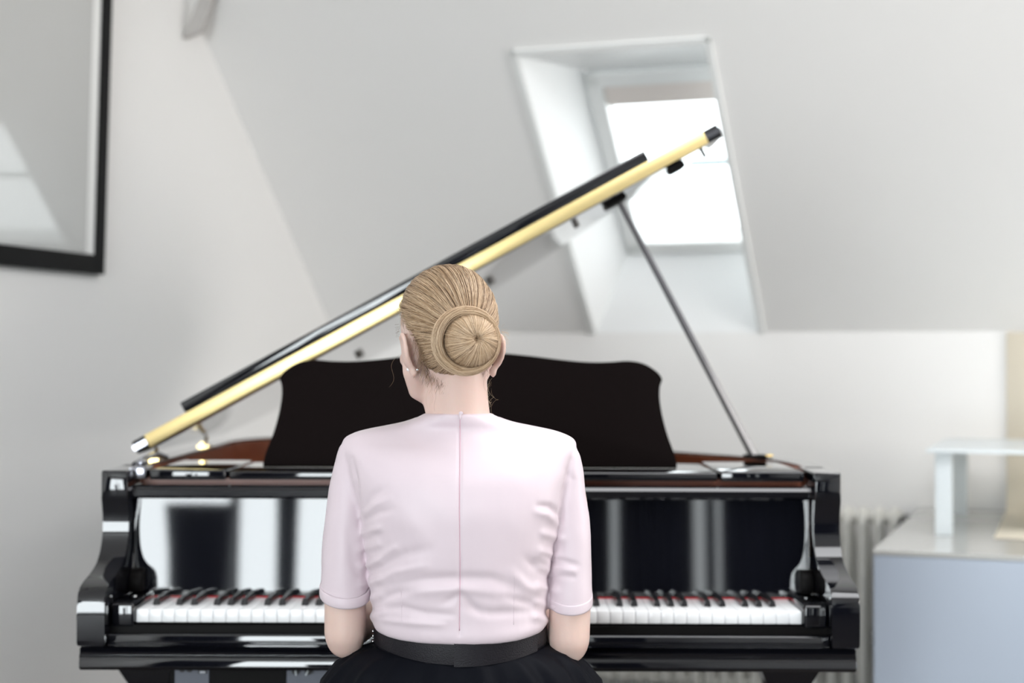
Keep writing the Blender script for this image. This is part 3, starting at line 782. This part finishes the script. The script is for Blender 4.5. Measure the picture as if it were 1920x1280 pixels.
for py, l, r_, dep, oy in rows:
    a, b = Q(l, py), Q(r_, py); cxx = (a.x + b.x) / 2; hw_ = (b.x - a.x) / 2; ring_ = []
    ex = 2.2 + 0.3 * min(1, max(0, (py - 800) / 60))
    for k in range(56):
        t = 2 * PI * k / 56; c_, s_ = math.cos(t), math.sin(t)
        ring_.append(bm.verts.new((cxx + hw_ * abs(c_) ** (2 / ex) * (1 if c_ > 0 else -1),
                                   TY + oy + dep * abs(s_) ** (2 / ex) * (1 if s_ > 0 else -1), (a.z + b.z) / 2 + 0.010 * c_ * c_ * min(1, max(0, (py - 1140) / 30)))))
    rings.append(ring_)
for i in range(len(rings) - 1):
    for k in range(56): bm.faces.new((rings[i][k], rings[i][(k+1) % 56], rings[i+1][(k+1) % 56], rings[i+1][k]))
bm.faces.new(rings[0][::-1]); bm.faces.new(rings[-1])
def sleeve(sec):
    P, rr = [], []
    for py, l, r_ in sec:
        a, b = Q(l, py, 2.42), Q(r_, py, 2.42); P.append((a + b) / 2); rr.append((b - a).length / 2)
    tube(bm, P, rr, 36, up=Vector((1, 0, 0)))
sleeve([(823, 646, 672), (832, 636, 690), (850, 632, 694), (880, 625, 697), (920, 616, 695), (960, 610, 694), (1000, 606, 693), (1050, 603, 690), (1094, 602, 690), (1122, 603, 690)])
sleeve([(829, 1050, 1074), (838, 1030, 1083), (856, 1026, 1088), (886, 1028, 1093.5), (926, 1030, 1099), (966, 1033, 1104), (1006, 1036, 1108.5), (1056, 1034, 1109.5), (1100, 1030, 1110), (1120, 1029, 1111), (1138, 1030, 1111)])

folds = []   # (polyline in photo px, width px, height m)
def fold(pts, w, h): folds.append(([Vector((x, y)) for x, y in pts], w, h))
# ridges and grooves on the back
fold([(690, 1078), (760, 1040), (800, 1030)], 11, -0.0030); fold([(692, 1060), (740, 1028)], 7, 0.0022)
fold([(692, 1100), (740, 1072), (800, 1060)], 7, 0.0022)
fold([(735, 1098), (790, 1086), (855, 1084), (920, 1084), (965, 1102)], 10, -0.0042); fold([(760, 1112), (860, 1104), (940, 1112)], 9, 0.0026)
fold([(700, 1128), (745, 1112), (770, 1108)], 8, -0.0038); fold([(698, 1142), (750, 1138), (800, 1150), (850, 1152)], 7, -0.0030)
fold([(696, 1160), (760, 1166), (830, 1172)], 6, 0.0028); fold([(870, 1138), (920, 1150), (1000, 1146)], 9, -0.0036)
fold([(864, 1112), (880, 1130), (900, 1150)], 7, -0.0030); fold([(862, 1112), (845, 1125), (830, 1130)], 7, -0.0026)
fold([(1030, 1140), (980, 1128), (950, 1120)], 9, -0.0030); fold([(1030, 1120), (985, 1098), (960, 1072)], 9, 0.0030)
fold([(1032, 1080), (1000, 1060), (985, 1045)], 8, -0.0030); fold([(1035, 1060), (1008, 1042)], 7, 0.0022)
fold([(1048, 965), (1030, 950), (1010, 948)], 6, -0.0042); fold([(1048, 985), (1025, 965), (1005, 960)], 7, 0.0030)
fold([(674, 960), (700, 930), (720, 915)], 8, -0.0026); fold([(676, 980), (710, 962), (735, 955)], 7, -0.0026); fold([(676, 968), (705, 945), (730, 934)], 6, 0.0022)
fold([(660, 860), (668, 900), (672, 950), (676, 985)], 4.5, -0.0040); fold([(1072, 862), (1060, 905), (1053, 945), (1050, 985)], 4.5, -0.0040)
fold([(760, 792), (800, 830), (815, 860)], 22, -0.0018); fold([(955, 796), (930, 830), (915, 860)], 22, -0.0018)
fold([(1045, 1048), (1070, 1056), (1085, 1060)], 5, -0.0026); fold([(1040, 1078), (1075, 1082)], 5, -0.0022); fold([(1042, 1064), (1075, 1070)], 5, 0.0018)
fold([(655, 1000), (662, 1050), (676, 1090)], 9, -0.0022); fold([(1062, 880), (1074, 900), (1068, 925)], 6, -0.0022)
fold([(862, 790), (862, 1190)], 3.0, -0.0016)
for sx, sy in ((690, 1000), (689, 1030), (691, 1062), (690, 1095), (693, 1128), (697, 1158)): fold([(sx - 12, sy), (sx + 20, sy - 10)], 8, 0.0034); 
for sx, sy in ((1040, 1010), (1033, 1042), (1031, 1075), (1029, 1108), (1026, 1140), (1024, 1166)): fold([(sx + 12, sy), (sx - 20, sy - 10)], 8, 0.0034)
def seg_d(p, a, b):
    ab = b - a; t = max(0, min(1, (p - a).dot(ab) / max(ab.length_squared, 1e-6))); return (p - a - ab * t).length, t
CI = CAM_R.to_3x3().inverted()
def pix(co):
    c = CI @ (co - Vector((0, 0, CZ))); return Vector((960 + F * c.x / -c.z, 640 - F * c.y / -c.z))
def blouse_fn(co, n):
    if n.y > 0.35 or n.z > 0.93: return co
    p = pix(co); h = 0.0
    for pl, w_, a in folds:
        if p.x < min(q.x for q in pl) - 3 * w_ or p.x > max(q.x for q in pl) + 3 * w_ or p.y < min(q.y for q in pl) - 3 * w_ or p.y > max(q.y for q in pl) + 3 * w_: continue
        d_, tt = 1e9, 0
        for i in range(len(pl) - 1):
            d1, t1_ = seg_d(p, pl[i], pl[i+1])
            if d1 < d_: d_ = d1; tt = (i + t1_) / (len(pl) - 1)
        if d_ < 3 * w_: h += a * math.exp(-(d_ / w_) ** 2) * (0.35 + 0.65 * math.sin(PI * min(1, max(0.02, tt)) ) if len(pl) > 2 else 1)
    h += 0.0012 * noise.noise(co * 26)
    return co + n * h
blouse = remeshed('blouse', bm, M['satin'], per, 0.0028, 7, blouse_fn)
# rolled cuff on the left sleeve, plain hem on the right
def cuff(py0, py1, l, r_, tilt_px, bulge):
    bm = bmesh.new(); Rr = []
    prof_ = [(0.0, 0.0), (0.0, bulge * 0.8), (0.15, bulge), (0.5, bulge * 1.05), (0.85, bulge), (1.0, bulge * 0.7), (1.0, 0.0), (0.9, -0.004)]
    a, b = Q(l, py0, 2.42), Q(r_, py0, 2.42); c0 = (a + b) / 2; rad_ = (b - a).length / 2; z1_ = Q((l + r_) / 2, py1, 2.418).z
    for f, o_ in prof_:
        ring_ = []
        for k in range(48):
            t = 2 * PI * k / 48
            x = c0.x + (rad_ + o_) * math.cos(t); y = c0.y + (rad_ + o_) * math.sin(t) * 1.02
            z = c0.z + (z1_ - c0.z) * f + tilt_px * 0.00084 * math.cos(t) + 0.014 * (math.sin(t)) 
            ring_.append(bm.verts.new((x, y, z)))
        Rr.append(ring_)
    for i in range(len(Rr) - 1):
        for k in range(48): bm.faces.new((Rr[i][k], Rr[i][(k+1) % 48], Rr[i+1][(k+1) % 48], Rr[i+1][k]))
    return link('cuff', bm, M['satin'], blouse, True)
cuff(1098, 1118, 603, 691, -4, 0.0032)
cuff(1112, 1131, 1029.5, 1110, 0, 0.0012)
# zip and darts
def on_back(px, py):
    """depth of the blouse back surface"""
    from mathutils.bvhtree import BVHTree
    global _bvh
    try: _bvh
    except NameError:
        me = blouse.data; _bvh = BVHTree.FromPolygons([v.co for v in me.vertices], [tuple(p.vertices) for p in me.polygons])
    o = Vector((0, 0, CZ)); d_ = (at(px, py, 1.0) - o).normalized()
    h = _bvh.ray_cast(o, d_)
    return h[0], h[1]
def surf_line(name, pts, rad_, m, parent):
    bm = bmesh.new(); P = []
    for x, y in pts:
        h, n_ = on_back(x, y)
        if h is not None: P.append(h + Vector((0, -0.0002, 0)))
    if len(P) > 1: tube(bm, P, rad_, 6)
    return link(name, bm, m, parent, True)
surf_line('zip', [(862 + 0.6 * math.sin(y / 40), y) for y in range(782, 1186, 8)], 0.0007, M['seam'], blouse)
surf_line('dart_seam', [(965 + (y - 1075) * -0.02, y) for y in range(1075, 1175, 8)], 0.0003, M['satin'], blouse)
surf_line('dart_seam', [(752 + (y - 1090) * 0.02, y) for y in range(1100, 1180, 8)], 0.0003, M['satin'], blouse)
h, n_ = on_back(863, 783)
bm = bmesh.new(); ell(bm, h + Vector((0, -0.001, 0.002)), (0.0022, 0.0015, 0.0045)); ell(bm, h + Vector((0.001, -0.001, 0.007)), (0.0035, 0.0015, 0.0028)); link('zip_pull', bm, M['satin'], blouse, True)

# ---- belt
def loft(rows_, n=64, closed=True):
    """rows_: (cx, cy, a, b, zfun)"""
    bm = bmesh.new(); Rr = []
    for cx_, cy_, a_, b_, zf in rows_:
        Rr.append([bm.verts.new((cx_ + a_ * math.cos(2*PI*k/n), cy_ + b_ * math.sin(2*PI*k/n), zf(2*PI*k/n))) for k in range(n)])
    for i in range(len(Rr) - 1):
        for k in range(n): bm.faces.new((Rr[i][k], Rr[i][(k+1) % n], Rr[i+1][(k+1) % n], Rr[i+1][k]))
    if closed:
        for k in range(n): bm.faces.new((Rr[-1][k], Rr[-1][(k+1) % n], Rr[0][(k+1) % n], Rr[0][k]))
    return bm
zt, zb = Q(863, 1183, 2.33).z, Q(863, 1251, 2.33).z
BX = Q(863, 1215).x
zt_f = lambda t: zt + 0.002 + 0.008 * math.cos(t) ** 2
zb_f = lambda t: zb + 0.020 * math.cos(t) ** 2
bt = loft([(BX, TY, 0.1310, 0.0925, zt_f), (BX, TY, 0.1345, 0.096, zt_f), (BX, TY, 0.1352, 0.0968, lambda t: zt_f(t) - 0.004), (BX, TY, 0.1352, 0.0972, lambda t: zb_f(t) + 0.004),
           (BX, TY, 0.1345, 0.0965, zb_f), (BX, TY, 0.1310, 0.093, zb_f)], 96)
belt = link('belt', bt, M['leather'], per, True, 45)
bm = bmesh.new(); Rr = []
for k in range(25):
    t = -PI / 2 - 0.045 + 1.1 * k / 24
    Rr.append([bm.verts.new((BX + (0.1354 + o_) * math.cos(t), TY + (0.0973 + o_) * math.sin(t), z)) for o_, z in ((-0.0006, zt_f(t) - 0.001), (0.0026, zt_f(t) - 0.0015), (0.0026, zb_f(t) + 0.0015), (-0.0006, zb_f(t) + 0.001))])
for a, b in zip(Rr[:-1], Rr[1:]):
    for k in range(4): bm.faces.new((a[k], a[(k+1) % 4], b[(k+1) % 4], b[k]))
bm.faces.new(Rr[0]); bm.faces.new(Rr[-1])
link('belt_overlap', bm, M['leather'], belt, True, 40)
# stitching along both belt edges
for zf, dz in ((zt_f, -0.0035), (zb_f, 0.0035)):
    bm = bmesh.new()
    tube(bm, [(BX + 0.1357 * math.cos(a), TY + 0.0976 * math.sin(a), zf(a) + dz) for a in [PI + k * PI / 60 for k in range(61)]], 0.0004, 5)
    link('belt_stitching', bm, M['skirt'], belt)
# ornament chain of the buckle side
bm = bmesh.new()
for k in range(6):
    ell(bm, (BX - 0.1362, TY - 0.004 + 0.003 * (k % 2), 0.765 - k * 0.008), (0.0022, 0.0028, 0.0030), nu=10, nv=8)
link('belt_studs', bm, M['steel'], belt, True)

# ---- skirt: gathered at the waist, spread over the bench and thighs
bm = bmesh.new(); n = 160; Rr = []
def skirt_ring(z, a, bback, bfront, cy, pleat, zdrop=0.0):
    ring_ = []
    for k in range(n):
        t = 2 * PI * k / n; c_, s_ = math.cos(t), math.sin(t)
        pf = 1 + pleat * (math.sin(t * 18 + 1.0) * 0.6 + 0.4 * math.sin(t * 31))
        b_ = bfront if s_ > 0 else bback
        lob = 0.0
        ring_.append(bm.verts.new((BX + a * c_ * pf, cy + b_ * s_ * pf, z + zdrop * (0.5 + 0.5 * s_) + 0.010 * (c_ * c_) * (1 if z > 0.66 else 0.0))))
    return ring_
zs = zb + 0.002
Rr.append(skirt_ring(zs + 0.012, 0.127, 0.090, 0.090, TY, 0.0))
Rr.append(skirt_ring(zs + 0.006, 0.140, 0.094, 0.10, TY, 0.004))
Rr.append(skirt_ring(zs - 0.004, 0.170, 0.100, 0.13, TY, 0.02))
Rr.append(skirt_ring(zs - 0.022, 0.193, 0.112, 0.18, TY, 0.03))
Rr.append(skirt_ring(zs - 0.050, 0.214, 0.125, 0.25, TY, 0.04))
Rr.append(skirt_ring(0.612, 0.236, 0.140, 0.36, TY, 0.03))
Rr.append(skirt_ring(0.585, 0.250, 0.150, 0.47, TY, 0.03))
Rr.append(skirt_ring(0.50, 0.270, 0.160, 0.51, TY, 0.04))
Rr.append(skirt_ring(0.42, 0.280, 0.200, 0.53, TY, 0.05))
Rr.append(skirt_ring(0.28, 0.290, 0.205, 0.53, TY, 0.05))
for i in range(len(Rr) - 1):
    for k in range(n): bm.faces.new((Rr[i][k], Rr[i][(k+1) % n], Rr[i+1][(k+1) % n], Rr[i+1][k]))
sk = link('skirt', bm, M['skirt'], per, True)
md = sk.modifiers.new('cloth', 'SOLIDIFY'); md.thickness = 0.003; md.offset = -1
for s in (-1, 1):
    bm = bmesh.new(); cxs = CX + s * 0.11
    tube(bm, bez([(cxs, 2.885, 0.045), (cxs, 2.94, 0.050), (cxs, 3.02, 0.042), (cxs, 3.10, 0.028)], 4), [0.036] * 5 + [0.040] * 5 + [0.030] * 3, 16, flat=0.8)
    box(bm, cxs - 0.02, cxs + 0.02, 2.86, 2.90, 0.0, 0.03, 0.003)
    link('shoe', bm, M['leather'], per, True)

# ---- hair: cap swept to a bun
BUN = at(884, 639, 2.304)                       # bun centre
SEM = Vector((0.0755, 0.0945, 0.0868))
def ellpt(dirv, off=0.0):
    q = Vector((dirv.x * (SEM.x + off), dirv.y * (SEM.y + off), dirv.z * (SEM.z + off)))
    return HC + HR @ q
loc = HR.inverted() @ (BUN - HC)
anchor = Vector((loc.x / SEM.x, loc.y / SEM.y, loc.z / SEM.z)).normalized()
up_ = (Vector((0, 0, 1)) - anchor * anchor.z).normalized(); rt_ = up_.cross(anchor).normalized()
# phi = 0 up, phi = pi/2 towards rt_
def hair_dir(phi, s):
    t = up_ * math.cos(phi) + rt_ * math.sin(phi)
    return anchor * math.cos(s) + t * math.sin(s)
def limit(phi):
    a = abs((phi + PI) % (2 * PI) - PI)
    tab = [(0, 2.60), (0.6, 2.55), (1.0, 2.50), (1.25, 2.30), (1.42, 1.92), (1.56, 1.42), (1.72, 1.18), (1.95, 1.05), (2.3, 1.14), (2.7, 1.14), (3.15, 1.02)]
    for (a0, l0), (a1, l1) in zip(tab[:-1], tab[1:]):
        if a <= a1: return l0 + (l1 - l0) * (a - a0) / (a1 - a0)
    return 0.7
def groove(phi, s):
    return 0.0011 * noise.noise(Vector((math.cos(phi) * 9, math.sin(phi) * 9, s * 0.8))) + 0.0007 * noise.noise(Vector((math.cos(phi) * 26, math.sin(phi) * 26, s * 1.4)))
bm = bmesh.new(); NP, NS = 220, 30; uvl = bm.loops.layers.uv.new('UVMap'); G = []
for i in range(NP):
    phi = 2 * PI * i / NP; L = limit(phi) + 0.03 * noise.noise(Vector((phi * 6, 0, 0))); col = []
    for j in range(NS + 1):
        s = 0.08 + (L - 0.08) * j / NS
        edge = min(1, (1 - j / NS) * 6)
        col.append(bm.verts.new(ellpt(hair_dir(phi, s), -0.0022 + 0.0030 * edge + groove(phi, s) * edge)))
    G.append(col)
for i in range(NP):
    for j in range(NS):
        f = bm.faces.new((G[i][j], G[(i+1) % NP][j], G[(i+1) % NP][j+1], G[i][j+1]))
        for lp, (a, b) in zip(f.loops, ((i, j), (i+1, j), (i+1, j+1), (i, j+1))): lp[uvl].uv = (a / NP, b / NS)
hair = link('hair', bm, M['hair'], per, True)

def strands(name, paths, rads, mats, parent):
    cu = bpy.data.curves.new(name, 'CURVE'); cu.dimensions = '3D'; cu.bevel_depth = 1.0; cu.bevel_resolution = 0; cu.use_fill_caps = False
    for m in mats: cu.materials.append(m)
    for P, r_, mi in paths:
        sp = cu.splines.new('POLY'); sp.points.add(len(P) - 1); sp.material_index = mi
        for k, q in enumerate(P):
            sp.points[k].co = (*q, 1); sp.points[k].radius = r_ * (1 if 0 < k < len(P) - 1 else 0.4)
        sp.use_smooth = True
    o = bpy.data.objects.new(name, cu); COL.objects.link(o); o.parent = parent
    o['kind'] = 'stuff'
    return o
HM = [M['hair_light'], M['hair_mid'], M['hair_dark']]
paths = []
for k in range(3200):
    phi = random.uniform(-PI, PI); L = limit(phi)
    s1 = L * random.uniform(0.62, 1.0) + random.uniform(-0.02, 0.03); s0 = random.choice((0.25, 0.3, random.uniform(0.3, 1.2)))
    if s1 - s0 < 0.2: s0 = max(0.2, s1 - 0.4)
    ph = phi; curl = 0.30 * math.sin(phi) + random.gauss(0, 0.05); P = []
    hgt = random.uniform(0.0004, 0.0022)
    for j in range(12):
        f = j / 11; s = s0 + (s1 - s0) * f
        pp_ = phi + curl * (f - 0.4) * 0.5 + 0.02 * noise.noise(Vector((phi * 5, s * 3, k * 0.01)))
        P.append(ellpt(hair_dir(pp_, s), hgt + groove(pp_, s) - 0.0022 * (f > 0.96)))
    u_ = 0.5 + 0.9 * noise.noise(Vector((math.cos(phi) * 12, math.sin(phi) * 12, 3)))
    darkness = 0.12 + 0.38 * max(0, math.cos(phi)) * (1 if s0 > 0.6 else 0.45) + 0.25 * u_
    q = random.random()
    mi = 2 if q < darkness * 0.55 else (1 if q < 0.30 + darkness * 0.6 else 0)
    paths.append((P, random.uniform(0.00018, 0.00036), mi))
strands('hair_strands', paths, None, HM, hair)

# bun: domed coil with strands radiating from its hollow, wrapped by a tress
bn = (BUN - HC).normalized(); bn = Vector((0.20, -0.97, -0.05)).normalized()       # bun faces the camera, a little right
bu = (Z - bn * Z.dot(bn)).normalized(); br = bn.cross(bu).normalized()
if br.x < 0: br = -br
BR = 0.0402
def bunpt(a, rho, off=0.0):
    """dome: rho 0..1 from hollow to side"""
    cx_, cy_ = 0.006 * (1 - rho), 0.004 * (1 - rho)      # swirl centre is off-centre
    hgt = 0.024 * math.sqrt(max(0, 1 - rho ** 2.6)) - 0.010 * math.exp(-(rho / 0.10) ** 2)
    r_ = BR * rho + off * rho
    return BUN + br * (cx_ + r_ * math.cos(a)) + bu * (cy_ + r_ * math.sin(a)) + bn * (hgt + off * (1 - rho))
bm = bmesh.new(); uvl = bm.loops.layers.uv.new('UVMap'); G = []
for i in range(160):
    a = 2 * PI * i / 160; col = []
    for j in range(25):
        rho = 0.001 + 0.999 * (j / 24)
        swirl = a + 0.35 * (1 - rho) ** 2
        col.append(bm.verts.new(bunpt(swirl, rho, 0.0012 * noise.noise(Vector((math.cos(a) * 14, math.sin(a) * 14, rho))) * min(1, rho * 3))))
    col.append(bm.verts.new(bunpt(a, 1.0) - bn * 0.034 + (br * math.cos(a) + bu * math.sin(a)) * 0.001))
    G.append(col)
for i in range(160):
    for j in range(25):
        f = bm.faces.new((G[i][j], G[(i+1) % 160][j], G[(i+1) % 160][j+1], G[i][j+1]))
        for lp, (x, y) in zip(f.loops, ((i, j), (i+1, j), (i+1, j+1), (i, j+1))): lp[uvl].uv = (x / 160 * 1.0, y / 25)
bun = link('bun', bm, M['hair'], hair, True)
paths = []
for k in range(1500):
    a = random.uniform(0, 2 * PI); r0 = random.uniform(0.02, 0.30) if random.random() < 0.7 else random.uniform(0.3, 0.6)
    P = []; off = random.uniform(0.0001, 0.0012); tw = random.gauss(0.30, 0.10)
    for j in range(9):
        rho = r0 + (1.0 - r0) * (j / 8)
        P.append(bunpt(a + tw * (1 - rho) ** 2, rho, off + 0.0012 * noise.noise(Vector((math.cos(a) * 14, math.sin(a) * 14, rho))) * min(1, rho * 3)))
    q = random.random(); dk = 0.10 + 0.25 * (0.5 + noise.noise(Vector((math.cos(a) * 7, math.sin(a) * 7, 9))))
    paths.append((P, random.uniform(0.00016, 0.00030), 2 if q < dk * 0.5 and r0 < 0.25 else (1 if q < 0.40 else 0)))
strands('bun_strands', paths, None, HM, hair)
# wrapped tress
WC = BUN - br * 0.0045 - bu * 0.0005 - bn * 0.004
def wrappt(a, c, rr):
    """a around the bun, c around the tress section"""
    wd = 0.0050 + 0.0035 * (0.5 + 0.5 * math.cos(a - PI * 0.95)) 
    R0 = BR + wd * 0.75
    return WC + (br * math.cos(a) + bu * math.sin(a)) * (R0 + rr * wd * math.cos(c)) + bn * (rr * 0.0115 * math.sin(c) + 0.002 * math.sin(a * 1.0 + 2.0))
bm = bmesh.new(); uvl = bm.loops.layers.uv.new('UVMap'); G = []
for i in range(120):
    a = 2 * PI * i / 120
    G.append([bm.verts.new(wrappt(a, 2 * PI * j / 16, 1.0)) for j in range(16)])
for i in range(120):
    for j in range(16):
        f = bm.faces.new((G[i][j], G[(i+1) % 120][j], G[(i+1) % 120][(j+1) % 16], G[i][(j+1) % 16]))
        for lp, (x, y) in zip(f.loops, ((i, j), (i+1, j), (i+1, j+1), (i, j+1))): lp[uvl].uv = (y / 16 * 0.35, x / 120 * 3)
link('wrapped_tress', bm, M['hair'], hair, True)
paths = []
for k in range(520):
    a0 = random.uniform(0, 2 * PI); ln = random.uniform(0.8, 2.6); c0 = random.uniform(-0.4, PI + 0.4); dc = random.gauss(0.5, 0.25); rr = random.uniform(0.98, 1.09)
    paths.append(([wrappt(a0 + ln * j / 11, c0 + dc * j / 11, rr) for j in range(12)], random.uniform(0.00018, 0.00034), 0 if random.random() < 0.62 else 1))
strands('tress_strands', paths, None, HM, hair)
# wisps at the nape, temples and by the ears
paths = []
for k in range(650):
    phi = PI + random.gauss(0, 0.75); L = limit(phi); s = L - random.uniform(0.0, 0.12)
    P = [ellpt(hair_dir(phi, s - 0.12), 0.0015)]; p = ellpt(hair_dir(phi, s), 0.001); down = Vector((random.gauss(-0.10, 0.30), random.uniform(-0.12, 0.12), -1)).normalized()
    wob = random.uniform(0, 6); n_seg = random.randint(4, 9); st = random.uniform(0.0020, 0.0042)
    for j in range(n_seg):
        P.append(p.copy())
        p = p + down * st + Vector((math.sin(wob + j * 0.9) * 0.0009, -0.0002, 0))
    # keep wisps on the neck surface
    paths.append((P, random.uniform(0.0001, 0.0002), random.choice((1, 2, 2, 1))))
for k in range(15):       # loose curls on both sides of the neck
    right = k % 3 != 0
    o_ = Q(random.uniform(912, 928), random.uniform(690, 735), 2.37) if right else Q(random.uniform(800, 850), random.uniform(700, 740), 2.345)
    P = []; ang = random.uniform(0, 6); rc = random.uniform(0.002, 0.006) if right else 0.0015
    for j in range(18):
        P.append(o_ + Vector((rc * math.cos(ang + j * 0.45), 0.3 * rc * math.sin(ang + j * 0.3), -j * 0.0022 + rc * math.sin(ang + j * 0.45))))
    paths.append((P, 0.00008, random.choice((0, 1, 2))))
for k in range(30):       # side wisps near the bun and temple
    o_ = BUN + br * 0.045 + bu * random.uniform(0.0, 0.02); v_ = Vector((random.uniform(0.2, 1), -0.2, random.uniform(-0.8, 0.6))).normalized()
    paths.append(([o_ + v_ * 0.0022 * j + Z * (-0.00016 * j * j) for j in range(7)], 0.00009, 0))
for k in range(12):
    o_ = H(-0.074, 0.012, -0.010 + random.uniform(-0.02, 0.01)); v_ = Vector((-1, random.uniform(-0.3, 0.3), random.uniform(-0.6, 0.1))).normalized()
    paths.append(([o_ + v_ * 0.0015 * j for j in range(6)], 0.0001, 2))
P = [Q(755 - 6 * t - 10 * math.sin(t), 660 + 12 * t, 2.38) for t in [k * 0.5 for k in range(12)]]
paths.append((P, 0.00010, 1))
strands('wisps', paths, None, HM, hair)

# ---- pearl earring
lobe = HC + HR @ Vector((-0.0640, -0.010, -0.0800))
bm = bmesh.new(); ell(bm, lobe + Vector((-0.0065, 0.002, 0.0015)), (0.0033,) * 3); ear = link('pearl_earring', bm, M['pearl'], per, True)
bm = bmesh.new(); ell(bm, lobe + Vector((0.0075, -0.008, 0.001)), (0.0024, 0.0016, 0.0020)); cyl(bm, lobe + Vector((-0.006, 0.002, 0.001)), lobe + Vector((0.008, -0.008, 0.001)), 0.0006, 8)
link('earring_back', bm, M['steel'], ear, True)
settle(per)
